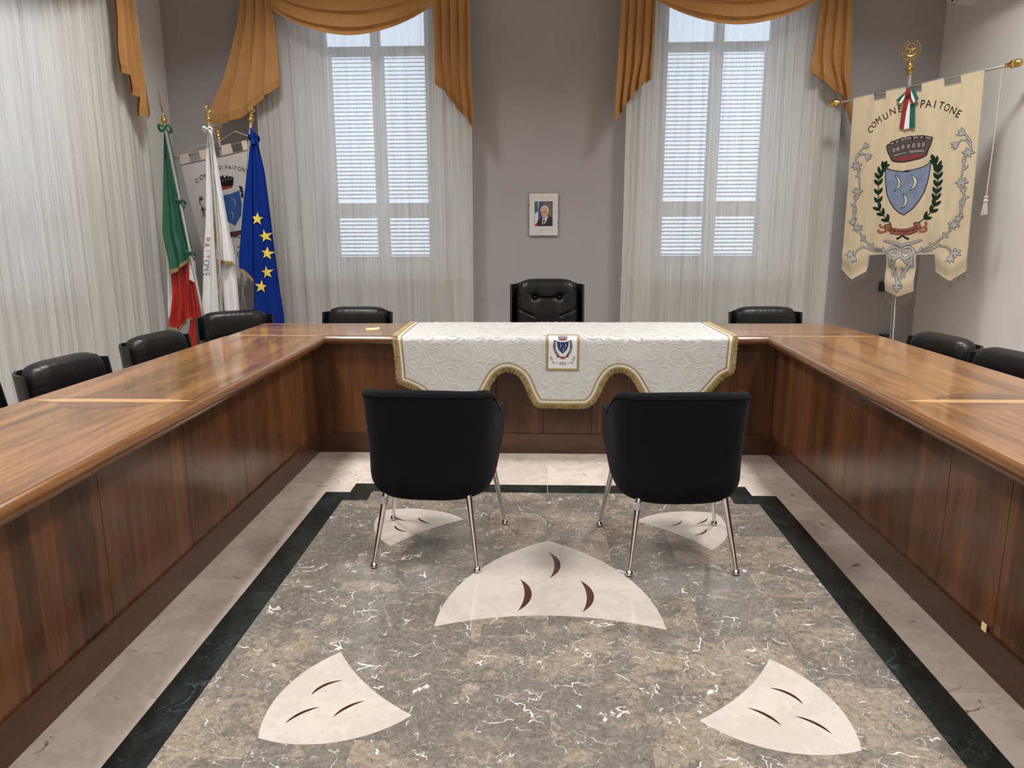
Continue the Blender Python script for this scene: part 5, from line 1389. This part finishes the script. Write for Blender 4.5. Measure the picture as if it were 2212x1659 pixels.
cloth_piece(fl, 'flag_cloth', M_blue, [[(-2.400,2.15),(-2.494,1.687),(-2.542,1.382),(-2.57,1.138)],[(-2.382,2.15),(-2.415,1.687),(-2.430,1.382),(-2.450,1.051)],[(-2.57,1.138),(-2.515,1.118),(-2.450,1.043)]], 6.30, 0.012, 1.2, 0.3, 0.04, True)
def star(c, r, rot=0.0, n=5, q=0.40):
    return [(c[0] + (r if k % 2 == 0 else r * q) * math.sin(PI * k / n + rot), c[1] + (r if k % 2 == 0 else r * q) * math.cos(PI * k / n + rot)) for k in range(2 * n)]
def on_flag(x, z, h):
    # solve the cloth parameters for this x, z
    s_ = (2.26 - z) / (2.26 - 0.58)
    l_, r_ = interp(EB[0], z), interp(EB[1], z)
    return Vector(sE((x - l_) / (r_ - l_), s_, 0.004 + h))
shE = Sheet(on_flag, 0.02)
for c_, rot in (((-2.385, 1.562), .1), ((-2.325, 1.42), -.2), ((-2.318, 1.277), .15), ((-2.330, 1.118), -.1), ((-2.392, 0.996), .12)):
    m_ = MB(); shE.poly(m_, star(c_, 0.057, rot), 0.002); m_.build('star', M_yellow, fl)
# the stand that holds the three poles
st_ = thing('flag_stand', 'round steel stand holding the three flags behind the corner chair', 'stand', (-2.76, 6.3, 0), world=True)
m_ = MB(); m_.lathe([(0.19, 0.0), (0.20, 0.008), (0.19, 0.03), (0.06, 0.045), (0.03, 0.06), (0.025, 0.16)], Matrix.Translation((-2.76, 6.3, 0)), 28); m_.build('base_plate', M_steel, st_, smooth=True)
for x, y, tx in ((-2.806, 6.19, -0.11), (-2.712, 6.22, 0.0), (-2.7415, 6.42, 0.1395)):
    m_ = MB(); dd = Vector((tx, 0, 1)).normalized(); p = Vector((x, y, 0.10)); m_.tube([p, p + dd * 0.14], 0.019, 14, caps=False); m_.tube([(-2.76, 6.3, 0.09), p], 0.010, 8); m_.build('socket', M_steel, st_, smooth=True)

# ------------------------------------------------------------------ town banners
def frame_sheet(o, u, v, n, disp, step):
    o, u, v, n = map(Vector, (o, u, v, n))
    return Sheet(lambda a, b, h: o + u * a + v * b - n * (h + disp(a, b)), step)
def taper(w, a=0.35): return lambda t: w * (a + (1 - a) * math.sin(PI * min(1, 0.15 + t * 0.8)))
def fringe_rows(m_, sh, lines, L, step=0.0035, h=0.001):
    for ln in lines:
        pts = dense(ln, step)
        for i in range(len(pts) - 1):
            p = pts[i]; l_ = L * rnd.uniform(0.7, 1.15) * (1.5 if rnd.random() < 0.03 else 1); dx = rnd.uniform(-0.006, 0.006)
            b = len(m_.v)
            for s_, k_ in ((0, 0), (0.5, 0.7), (1, 1)):
                for w_ in (-0.0011, 0.0011): m_.vert(sh.f(p[0] + dx * k_ + w_, p[1] + l_ * s_, h + 0.002 * s_))
            m_.face((b, b + 2, b + 3, b + 1)); m_.face((b + 2, b + 4, b + 5, b + 3))

B_O3, B_U, B_V, B_N = (2.608, 6.65, 2.528), (0.686, -0.7276, 0), (0, 0, -1), (0.7276, 0.686, 0)
def disp1(u, v):
    d_ = 0.006 * math.sin(u * 7.5 + 0.5) * (0.4 + 0.6 * min(1, v)) + 0.004 * math.sin(v * 5 + u * 3)
    d_ += 0.008 * math.exp(-((u - 0.185) / 0.02) ** 2) * max(0, 1 - v / 0.8)
    if v > 1.12:
        k = min(1, (v - 1.12) / 0.25)
        c_ = 0.12 if u < 0.3 else (0.88 if u > 0.7 else 0.51)
        d_ += k * (0.020 * math.cos((u - c_) * 16) - 0.010 * math.sin((v - 1.2) * 30 + abs(u - c_) * 22))
    return d_
bs = frame_sheet(B_O3, B_U, B_V, B_N, disp1, 0.03)
bn = thing('town_banner', 'ivory silk town banner with embroidered arms hanging on a steel stand in the right corner', 'banner', (2.99, 6.35, 0), world=True)
def part1(m, nm, mt, par=None, **kw): return m.build(nm, mt, par or bn, **kw)
m_ = MB(); bs.poly(m_, B1['outline'], 0.0); bs.poly(m_, B1['outline'], -0.004)
sheet1 = part1(m_, 'banner_cloth', M_ivory, smooth='all')
m_ = MB(); ol = B1['outline']
bs.stroke(m_, dense(ol + [ol[0]], 0.02), 0.006, 0.001, False, 0.002); part1(m_, 'edge_piping', M_silver)
for f_ in B1['fr']:
    m_ = MB(); fringe_rows(m_, bs, [f_], 0.075); part1(m_, 'fringe', M_oldfringe, kind='stuff')
m_ = MB()
for ch, bo, to in B1['letters']: letter(m_, bs, ch, bo, to, 0.002, 0.0, {'M': 0.72, 'O': 0.72, 'C': 0.8}.get(ch, 0.85))
part1(m_, 'lettering', M_ink)
def outline_under(pts, mat, nm, h, w=0.006):
    m_ = MB(); bs.stroke(m_, dense(list(pts) + [pts[0]], 0.012), w, h, False); return part1(m_, nm, mat)
m_ = MB(); bs.poly(m_, B1['crown'], 0.002); cr_ = part1(m_, 'mural_crown', M_crown)
m_ = MB(); bs.stroke(m_, dense(B1['crown'] + [B1['crown'][0]], 0.01), 0.006, 0.0026, False)
for p in B1['arches']: bs.disc(m_, p, 0.018, 0.025, 0.0026)
for q in B1['merl'] + [B1['band'], B1['band2'], B1['band3']]: bs.stroke(m_, dense(list(q) + [q[0]], 0.01), 0.006, 0.0027, False)
part1(m_, 'crown_outline', M_ink, cr_)
m_ = MB(); bs.poly(m_, B1['crown_red'], 0.0032); part1(m_, 'crown_lining', M_crimson, cr_)
m_ = MB()
for p in B1['arches']:
    bs.disc(m_, p, 0.014, 0.020, 0.0032)
for q in B1['merl'] + [B1['band'], B1['band2'], B1['band3']]: bs.poly(m_, q, 0.0032)
part1(m_, 'crown_stones', M_crownl, cr_)
m_ = MB(); bs.poly(m_, B1['shield'], 0.002); shd_ = part1(m_, 'shield', M_shield)
o_ = outline_under(B1['shield'], M_ink, 'shield_outline', 0.003)
m_ = MB(); mo = MB()
for q in B1['cres']:
    q = crv(q[0:5], 5)[:-1] + crv([q[4], q[5], q[6], q[0]], 5)[:-1]
    bs.poly(m_, q, 0.0034, False); bs.stroke(mo, list(q) + [q[0]], 0.0035, 0.0045, False)
part1(m_, 'crescents', M_cresc, shd_); part1(mo, 'crescent_outline', M_ink, shd_)
for stem, dirs in ((B1['stemL'], 1), (B1['stemR'], 1)):
    m_ = MB(); s2 = crv(stem, 6); bs.stroke(m_, s2, 0.007, 0.002, False)
    for k in range(3, len(s2), 4):
        p, q = s2[k - 1], s2[k]; a = math.atan2(q[1] - p[1], q[0] - p[0])
        for d_ in (-0.58, 0.58): bs.leaf(m_, q, (q[0] + 0.062 * math.cos(a + d_), q[1] + 0.062 * math.sin(a + d_)), 0.026, 0.0024)
    p, q = s2[-2], s2[-1]; a = math.atan2(q[1] - p[1], q[0] - p[0]); bs.leaf(m_, q, (q[0] + 0.06 * math.cos(a), q[1] + 0.06 * math.sin(a)), 0.030, 0.0024)
    part1(m_, 'laurel_branch', M_laurel)
m_ = MB()
for q in (B1['scrollL'], B1['scrollR']): bs.poly(m_, q, 0.0022)
bs.poly(m_, B1['scroll'], 0.0034)
for q in B1['curls']: bs.stroke(m_, q, 0.020, 0.0018)
rb = part1(m_, 'motto_ribbon', M_scroll)
m_ = MB()
for q in (B1['scroll'], B1['scrollL'], B1['scrollR']): bs.stroke(m_, dense(list(q) + [q[0]], 0.02), 0.004, 0.0042, False)
for q in B1['twigs']: bs.stroke(m_, q, lambda t: 0.010 + 0.008 * t, 0.002)
mt = crv(B1['motto'], 12)
for k, ch in enumerate('STPA PAITONIAN INS'):
    if ch == ' ': continue
    p = along(mt, (k + 0.5) / 18); q = along(mt, min(1, (k + 0.9) / 18)); a = math.atan2(q[1] - p[1], q[0] - p[0])
    nx, ny = math.sin(a), -math.cos(a)
    letter(m_, bs, ch, (p[0] - nx * 0.009, p[1] - ny * 0.009), (p[0] + nx * 0.011, p[1] + ny * 0.011), 0.0046, 0.01, 0.8)
part1(m_, 'ribbon_writing', M_ink, rb)
# silver embroidery with a dark outline
mi, mo = MB(), MB()
def emb_stroke(q, w, h=0.0026, fn=taper):
    bs.stroke(mo, q, (lambda t: fn(w)(t) + 0.0055), h - 0.0008); bs.stroke(mi, q, fn(w), h)
def emb_leaf(b_, t_, w, h=0.003):
    dx, dy = t_[0] - b_[0], t_[1] - b_[1]; l_ = math.hypot(dx, dy) or 1
    t2 = (t_[0] + dx / l_ * 0.004, t_[1] + dy / l_ * 0.004); b2 = (b_[0] - dx / l_ * 0.003, b_[1] - dy / l_ * 0.003)
    bs.leaf(mo, b2, t2, w + 0.006, h - 0.0008); bs.leaf(mi, b_, t_, w, h)
for q in B1['vines']: emb_stroke(q, 0.0105)
for c_, up_ in B1['flowers']:
    a = math.atan2(up_[1] - c_[1], up_[0] - c_[0]); L_ = 0.046
    for k in range(6):
        aa = a + PI / 6 + k * PI / 3; emb_leaf((c_[0], c_[1]), (c_[0] + L_ * math.cos(aa) * 1.0, c_[1] + L_ * math.sin(aa) * 0.8), 0.015, 0.0032)
for b_, t_ in B1['buds']:
    dx, dy = t_[0] - b_[0], t_[1] - b_[1]; a = math.atan2(dy, dx); l_ = math.hypot(dx, dy)
    for d_ in (-0.5, 0.0, 0.5): emb_leaf(b_, (b_[0] + l_ * math.cos(a + d_), b_[1] + l_ * math.sin(a + d_)), 0.017, 0.0032)
for b_, t_ in B1['thorns']: emb_leaf(b_, t_, 0.014)
for k, q in enumerate(B1['acan']): emb_stroke(q, 0.020 if k < 4 else 0.015, 0.0030)
for k, c_ in enumerate(B1['spirals']):
    sg = 1 if k == 0 else -1; r_ = 0.062
    emb_stroke([(c_[0] - sg * (r_ * (1 - t * 0.78)) * math.cos(t * 9.5), c_[1] - (r_ * (1 - t * 0.78)) * math.sin(t * 9.5)) for t in [i / 16 for i in range(17)]], 0.020, 0.0034)
emb_leaf(B1['fleur'][0], B1['fleur'][1], 0.026)
for b_, t_ in B1['fleur2']: emb_leaf(b_, t_, 0.020)
ve = part1(mi, 'silver_embroidery', M_silver); part1(mo, 'embroidery_outline', M_ink, ve)
# tricolour bow at the pole
bw = None
for k, (nm, mt_) in enumerate((('red', M_bowred), ('white', M_white), ('green', M_bowgreen), ('loopL_g', M_bowgreen), ('loopL_w', M_white), ('loopL_r', M_bowred), ('loopR_g', M_bowgreen), ('loopR_w', M_white), ('loopR_r', M_bowred), ('knot', M_bowred))):
    m_ = MB(); h_ = 0.012 + 0.003 * k
    bsh = Sheet(lambda u, v, h: Vector(bs.f(u, v, h + 0.012 * math.sin(u * 60 + k) * 0.3)), 0.02)
    bsh.poly(m_, B1['bow'][nm], h_); bsh.poly(m_, B1['bow'][nm], h_ - 0.002)
    o2 = m_.build('bow_ribbon', mt_, bw or bn, smooth='all')
    if bw is None: bw = o2
# stand: pole, crossbar, finials, base, cord and tassel
ptop, pbot = Vector((2.93, 6.40, 2.66)), Vector((3.02, 6.40, 0.03))
ps = lambda z: ptop.lerp(pbot, (ptop.z - z) / (ptop.z - pbot.z))
m_ = MB(); m_.tube([pbot, ps(1.3), ps(2.66)], [0.019, 0.018, 0.017], 16); part1(m_, 'pole', M_steel, smooth=True)
dv_ = (ptop - pbot).normalized()
Mx = axis_matrix(ps(2.695), dv_)
m_ = MB(); m_.lathe([(0.017, -0.04), (0.021, -0.035), (0.019, -0.01), (0.034, 0.004), (0.030, 0.012), (0.020, 0.014), (0.026, 0.028), (0.026, 0.042), (0.017, 0.054), (0.005, 0.060), (0.005, 0.085)], Mx, 18)
fn_ = part1(m_, 'finial', M_brass, smooth=True)
Tm = Mx @ Matrix.Rotation(math.radians(-28), 4, 'Z')
P3 = lambda x, z, y=0: Tm @ Vector((x, y, z))
m_ = MB(); zc = 0.150
m_.tube([P3(0.040 * math.cos(2 * PI * k / 28), zc + 0.046 * math.sin(2 * PI * k / 28)) for k in range(29)], 0.0042, 6)
for k in range(14):
    a = 2 * PI * k / 14; m_.tube([P3(0.040 * math.cos(a), zc + 0.046 * math.sin(a)), P3(0.049 * math.cos(a), zc + 0.055 * math.sin(a))], 0.004, 6)
bq = len(m_.v)
for k, (x, z) in enumerate(star((0, zc), 0.042)): m_.vert(P3(x, z + 0.0))
fc = [m_.vert(P3(0, zc, y)) for y in (-0.008, 0.008)]
for k in range(10): m_.face((bq + k, bq + (k + 1) % 10, fc[1])); m_.face((bq + (k + 1) % 10, bq + k, fc[0]))
m_.tube([P3(-0.052, 0.092), P3(-0.03, 0.082), P3(0, 0.090), P3(0.03, 0.094), P3(0.055, 0.112)], 0.005, 6)
m_.build('star_and_gear_emblem', M_brass, fn_)
m_ = MB()
for sg in (-1, 1):
    for k in range(9):
        a = -PI / 2 + sg * (0.25 + k * 0.30); c_ = P3(0.060 * math.cos(a), zc + 0.068 * math.sin(a)); t_ = P3(0.072 * math.cos(a + sg * 0.22), zc + 0.082 * math.sin(a + sg * 0.22), 0.006)
        m_.tube([c_, Vector(c_).lerp(t_, 0.5), t_], [0.003, 0.007, 0.001], 6)
m_.build('wreath', M_brass, fn_, smooth=True)
bx = lambda u, dv=0.0, dn=0.012: Vector(B_O3) + Vector(B_U) * u + Vector(B_V) * (lerp(0.006, -0.076, u / 0.96) + dv) + Vector(B_N) * dn
m_ = MB(); m_.tube([bx(-0.10), bx(0.45), bx(1.085)], 0.0105, 12); part1(m_, 'crossbar', M_steel, smooth=True)
db = (bx(1.0) - bx(0.0)).normalized()
for p, dd in ((bx(1.085), db), (bx(-0.10), -db)):
    m_ = MB(); m_.lathe([(0.011, 0.0), (0.020, 0.006), (0.014, 0.016), (0.016, 0.026), (0.026, 0.040), (0.034, 0.052), (0.024, 0.062), (0.030, 0.080), (0.026, 0.100), (0.010, 0.112)], axis_matrix(p, dd), 16); part1(m_, 'crossbar_finial', M_brass, smooth=True)
m_ = MB(); p0 = bx(1.07); m_.tube([p0, p0 + Vector((0.004, 0, -0.45)), p0 + Vector((-0.002, 0, -0.915))], 0.0042, 8)
cd = part1(m_, 'tassel_cord', M_cord, smooth=True)
m_ = MB(); Tz = Matrix.Translation(p0 + Vector((-0.002, 0, -0.99)))
m_.lathe([(0.004, 0.078), (0.014, 0.074), (0.016, 0.064), (0.008, 0.056), (0.016, 0.046), (0.018, 0.036), (0.012, 0.030)], Tz, 14)
for k in range(36):
    a = 2 * PI * k / 36; r_ = rnd.uniform(0.6, 1); m_.tube([Tz @ Vector((0.012 * math.cos(a) * r_, 0.012 * math.sin(a) * r_, 0.034)), Tz @ Vector((0.024 * math.cos(a) * r_, 0.024 * math.sin(a) * r_, -0.06 + rnd.uniform(-.008, .004)))], 0.0022, 5)
m_.build('tassel', M_cord, cd, smooth=True)
m_ = MB(); m_.lathe([(0.20, 0.0), (0.21, 0.008), (0.20, 0.028), (0.07, 0.05), (0.03, 0.07), (0.026, 0.14)], Matrix.Translation((3.02, 6.40, 0)), 28); part1(m_, 'stand_base', M_steel, smooth=True)

# second, smaller banner behind the flags
o2, u2, v2, n2 = (-3.204, 6.68, 2.1), (0.9708, -0.1641, 0.175), (0.1726, -0.0292, -0.9846), (0.1667, 0.986, 0.0)
b2 = frame_sheet(o2, u2, v2, n2, lambda u, v: 0.006 * math.sin(u * 9 + 1) + 0.004 * math.sin(v * 6), 0.04)
bn2 = thing('town_banner', 'pale grey printed town banner half hidden behind the three flags', 'banner', (-2.72, 6.62, 0), world=True)
def part2(m, nm, mt, par=None, **kw): return m.build(nm, mt, par or bn2, **kw)
ol = [(0.022, 0.069), (0.721, 0.075), (0.721, 1.02), (0.62, 1.08), (0.555, 1.03), (0.55, 0.93), (0.475, 0.93), (0.475, 1.10), (0.378, 1.165), (0.285, 1.10), (0.285, 0.93), (0.21, 0.93), (0.205, 1.03), (0.12, 1.08), (0.026, 1.02)]
m_ = MB(); b2.poly(m_, ol, 0.0); b2.poly(m_, ol, -0.004); part2(m_, 'banner_cloth', M_greycloth, smooth='all')
m_ = MB(); b2.stroke(m_, [(0.022, 0.071), (0.721, 0.077)], 0.010, 0.002, True, 0.003); part2(m_, 'hem_cord', M_crownl)
for q in E2['tabs']:
    m_ = MB(); b2.poly(m_, [(x, y - (0.004 if y < 0.03 else -0.006)) for x, y in q], 0.003); part2(m_, 'hanging_tab', M_tabcloth)
m_ = MB()
for ch, bo, to in E2['letters']: letter(m_, b2, ch, bo, to, 0.002, 0.0, 1.0)
part2(m_, 'lettering', M_ink)
m_ = MB(); b2.poly(m_, E2['crown'], 0.002); c2 = part2(m_, 'mural_crown', M_ink)
m_ = MB(); b2.poly(m_, E2['red'], 0.003); part2(m_, 'crown_lining', M_bowred, c2)
m_ = MB()
c0 = E2['crown']
for k in range(5):
    b2.disc(m_, (lerp(min(p[0] for p in c0), max(p[0] for p in c0), 0.14 + 0.18 * k), sum(p[1] for p in c0) / len(c0) + 0.004), 0.010, 0.012, 0.003)
part2(m_, 'crown_stones', M_crown, c2)
m_ = MB(); b2.poly(m_, E2['shield'], 0.002); s2_ = part2(m_, 'shield', M_shieldb)
m_ = MB()
for q in E2['cres']: b2.poly(m_, q, 0.003)
part2(m_, 'crescents', M_crownl, s2_)
m_ = MB(); b2.poly(m_, E2['rib'], 0.002); part2(m_, 'motto_ribbon', grainy('dark_maroon_print', (0.07, 0.012, 0.014), 0.6))
m_ = MB()
for b_, t_ in E2['leaf']: b2.leaf(m_, b_, t_, 0.022, 0.002)
part2(m_, 'laurel_branch', M_laurel)
m_ = MB()
for q in E2['vine']: b2.stroke(m_, q, 0.008, 0.002)
for c_, up_ in E2['fl']:
    for k in range(5):
        a = 2 * PI * k / 5 + 0.3; b2.leaf(m_, c_, (c_[0] + 0.026 * math.cos(a), c_[1] + 0.026 * math.sin(a)), 0.012, 0.0024)
part2(m_, 'printed_vine', M_crown)
m_ = MB(); fringe_rows(m_, b2, [[(0.475, 1.10), (0.378, 1.165), (0.285, 1.10)], [(0.21, 1.03), (0.12, 1.08), (0.026, 1.02)], [(0.721, 1.02), (0.62, 1.08), (0.555, 1.03)]], 0.07); part2(m_, 'fringe', M_silver, kind='stuff')
q2 = lambda u, v, h=-0.012: Vector(b2.f(u, v, h))
m_ = MB(); m_.tube([q2(-0.02, 0.006), q2(0.40, 0.002), q2(0.77, -0.002)], 0.0085, 10); part2(m_, 'crossbar', M_steel, smooth=True)
for u in (-0.02, 0.77):
    m_ = MB(); m_.lathe([(0.008, 0), (0.016, 0.006), (0.018, 0.02), (0.012, 0.03), (0.004, 0.036)], axis_matrix(q2(u, 0.0), Vector(u2) * (1 if u > 0 else -1)), 14); part2(m_, 'crossbar_finial', M_brass, smooth=True)
pt2, pb2 = Vector((-2.812, 6.66, 2.26)), Vector((-2.66, 6.70, 0.03))
m_ = MB(); m_.tube([pb2, pb2.lerp(pt2, 0.5), pt2], 0.013, 14); part2(m_, 'pole', M_steel, smooth=True)
d2 = (pt2 - pb2).normalized(); Mx = axis_matrix(pt2, d2)
m_ = MB(); m_.lathe([(0.014, -0.02), (0.020, -0.014), (0.016, 0.0), (0.024, 0.014), (0.020, 0.028), (0.014, 0.034), (0.022, 0.048), (0.020, 0.064), (0.008, 0.074)], Mx, 16); f2 = part2(m_, 'finial', M_brass, smooth=True)
m_ = MB()
for sg in (-1, 1): m_.tube([Mx @ Vector((sg * 0.05 * math.sin(PI * k / 10 * 0.9), 0, 0.085 + 0.03 * (1 - math.cos(PI * k / 10)))) for k in range(11)], 0.005, 8)
m_.build('ring_ornament', M_brass, f2, smooth=True)
m_ = MB(); pk = pt2 + d2 * -0.03
m_.tube([q2(-0.01, 0.0), q2(0.18, -0.055), pk], 0.0028, 6); m_.tube([pk, q2(0.60, -0.10), q2(0.76, -0.01)], 0.0028, 6); part2(m_, 'hanging_cord', M_cord)
m_ = MB(); m_.lathe([(0.17, 0.0), (0.18, 0.008), (0.17, 0.026), (0.05, 0.045), (0.024, 0.06), (0.02, 0.12)], Matrix.Translation((-2.66, 6.86, 0)) @ Matrix.Translation((0, -0.16, 0)), 26); part2(m_, 'stand_base', M_steel, smooth=True)

# ------------------------------------------------------------------ framed portrait
PX0, PX1, PZ0, PZ1, PY = -0.111, 0.161, 1.407, 1.797, WALL_Y - 0.020
pr = thing('framed_portrait', 'clip framed print of a white haired person in a dark suit on the wall', 'picture', (0.025, WALL_Y - 0.01, PZ0), world=True)
m_ = MB(); m_.cbox(PX0, PX1, PY + 0.002, WALL_Y - 0.0005, PZ0, PZ1, c=0.001); m_.build('backing_board', M_blackplastic, pr)
psh = Sheet(lambda u, v, h: (PX0 + u, PY - h, PZ1 - v), 0.5)
m_ = MB(); m_.cbox(PX0 + 0.001, PX1 - 0.001, PY, PY + 0.002, PZ0 + 0.001, PZ1 - 0.001, c=0.0004); pp = m_.build('print_sheet', M_paper, pr)
S_ = lambda x, y: ((x - 185) / 905 * 0.272, (y - 180) / 1315 * 0.390)
def prt(nm, col, polys, h, rough=0.35):
    m_ = MB()
    for q in polys: psh.poly(m_, [S_(*p) for p in q], h, False)
    return m_.build(nm, grainy(nm + '_ink', col, rough, 0.12, 60, 0.0), pp)
def ell(cx, cy, rx, ry, n=20, a0=0, a1=2 * PI): return [(cx + rx * math.cos(a0 + (a1 - a0) * k / n), cy + ry * math.sin(a0 + (a1 - a0) * k / n)) for k in range(n + (0 if a1 - a0 > 6 else 1))]
prt('printed_background', (0.10, 0.085, 0.07), [[(350, 430), (920, 430), (920, 1200), (350, 1200)]], 0.0003)
prt('printed_pale_wall', (0.30, 0.28, 0.27), [[(430, 430), (515, 430), (480, 700), (465, 760)]], 0.0005)
prt('printed_tapestry', (0.16, 0.125, 0.09), [ell(820, 560, 50, 70), ell(870, 700, 38, 60), ell(690, 480, 60, 35), ell(850, 830, 45, 50)], 0.0005)
prt('printed_green_cloth', (0.01, 0.14, 0.09), [[(355, 430), (440, 430), (465, 730), (360, 815)]], 0.0007)
prt('printed_white_cloth', (0.58, 0.57, 0.60), [[(360, 815), (465, 730), (478, 1000), (420, 1100), (358, 1150)]], 0.0007)
prt('printed_red_cloth', (0.5, 0.03, 0.03), [[(358, 1150), (440, 1090), (440, 1200), (352, 1200)]], 0.0007)
prt('printed_blue_cloth', (0.035, 0.05, 0.25), [[(515, 430), (575, 430), (640, 640), (620, 1000), (470, 1010), (465, 760)]], 0.0008)
prt('printed_suit', (0.014, 0.014, 0.024), [[(435, 1200), (440, 1040), (480, 990), (600, 945), (620, 1000), (760, 900), (800, 880), (905, 940), (920, 960), (920, 1200)]], 0.0010)
prt('printed_shirt', (0.62, 0.60, 0.63), [[(605, 950), (640, 975), (770, 880), (775, 900), (690, 1110), (585, 1145)]], 0.0012)
prt('printed_tie', (0.03, 0.03, 0.085), [[(628, 1000), (655, 985), (680, 1000), (662, 1080), (650, 1200), (605, 1200), (622, 1080)]], 0.0014)
prt('printed_neck', (0.42, 0.22, 0.15), [[(600, 900), (770, 860), (760, 890), (655, 982), (618, 955)]], 0.0013)
prt('printed_hair', (0.56, 0.54, 0.54), [ell(668, 700, 132, 142, 24)], 0.0014)
prt('printed_face', (0.55, 0.31, 0.20), [[(560, 640), (600, 615), (690, 605), (745, 640), (762, 720), (768, 800), (750, 870), (700, 930), (650, 945), (605, 920), (578, 860), (562, 760)], ell(785, 790, 16, 45)], 0.0016)
prt('printed_brow', (0.20, 0.11, 0.08), [[(565, 752), (620, 745), (622, 775), (570, 778)], [(642, 742), (715, 738), (718, 772), (645, 776)], [(595, 862), (665, 858), (660, 872), (600, 874)]], 0.0018)
prt('printed_glasses', (0.16, 0.12, 0.11), [[(556, 740), (740, 732), (740, 738), (556, 747)], [(740, 732), (790, 745), (790, 751), (740, 738)]], 0.0021)
prt('printed_nose', (0.42, 0.21, 0.14), [[(622, 760), (640, 760), (650, 830), (615, 835)]], 0.0018)
prt('caption_lines', (0.40, 0.39, 0.40), [[(475, 1295), (800, 1290), (800, 1303), (475, 1308)], [(490, 1330), (770, 1326), (770, 1335), (490, 1339)]], 0.0004)
m_ = MB()
for x, z in ((0.025, PZ0), (0.025, PZ1), (PX0, 1.69), (PX0, 1.52), (PX1, 1.69), (PX1, 1.52)):
    m_.cbox(x - 0.004, x + 0.004, PY - 0.0015, PY + 0.006, z - 0.004, z + 0.004, c=0.0008)
m_.build('clips', M_blackplastic, pr)

# ------------------------------------------------------------------ air conditioner and small wall fittings
ac = thing('air_conditioner', 'white wall air conditioner high on the right wall', 'air conditioner', (3.42, 6.3, 3.28), world=True)
def acprof(k):
    P_ = [(3.558, 3.245), (3.40, 3.280), (3.335, 3.298), (3.310, 3.345), (3.310, 3.50), (3.34, 3.55), (3.558, 3.555)]
    return P_[k]
m_ = MB(); yA, yB = 5.86, 6.764
bq = [[m_.vert((acprof(k)[0], y, acprof(k)[1])) for k in range(7)] for y in (yA, yB)]
for k in range(6): m_.face((bq[0][k], bq[0][k + 1], bq[1][k + 1], bq[1][k]))
m_.face(bq[0][::-1]); m_.face(bq[1])
m_.build('housing', M_whiteplastic, ac)
m_ = MB(); m_.box(3.345, 3.40, yA + 0.06, yB - 0.06, 3.276, 3.288); m_.build('air_slot', M_blackplastic, ac)
for x in (3.356, 3.384):
    m_ = MB(); m_.box(x - 0.002, x + 0.010, yA + 0.06, yB - 0.06, 3.270, 3.276); m_.build('louvre', M_whiteplastic, ac)
m_ = MB(); m_.cbox(3.306, 3.311, yA + 0.02, yB - 0.02, 3.35, 3.49, c=0.002); m_.build('front_panel', M_whiteplastic, ac)
wb = thing('wall_bracket', 'small black bracket on the back wall beside the ivory banner, upper of two', 'bracket', (3.235, WALL_Y, 0.92), world=True)
m_ = MB(); m_.cbox(3.205, 3.275, WALL_Y - 0.05, WALL_Y - 0.0005, 0.875, 0.965, c=0.006); m_.build('body', M_blackplastic, wb)
m_ = MB(); m_.tube([(3.24, WALL_Y - 0.05, 0.92), (3.24, WALL_Y - 0.062, 0.92)], 0.016, 12); m_.build('knob', M_blackplastic, wb)
wb = thing('wall_bracket', 'small black bracket on the back wall beside the ivory banner, lower of two', 'bracket', (3.30, WALL_Y, 0.45), world=True)
m_ = MB(); m_.cbox(3.25, 3.35, WALL_Y - 0.05, WALL_Y - 0.0005, 0.41, 0.465, c=0.006); m_.build('body', M_blackplastic, wb)
m_ = MB(); m_.tube([(3.30, WALL_Y - 0.05, 0.437), (3.30, WALL_Y - 0.062, 0.437)], 0.014, 12); m_.build('knob', M_blackplastic, wb)

for o in bpy.data.objects:
    for k in ('_w', '_wp'):
        if k in o: del o[k]
bpy.context.view_layer.update()
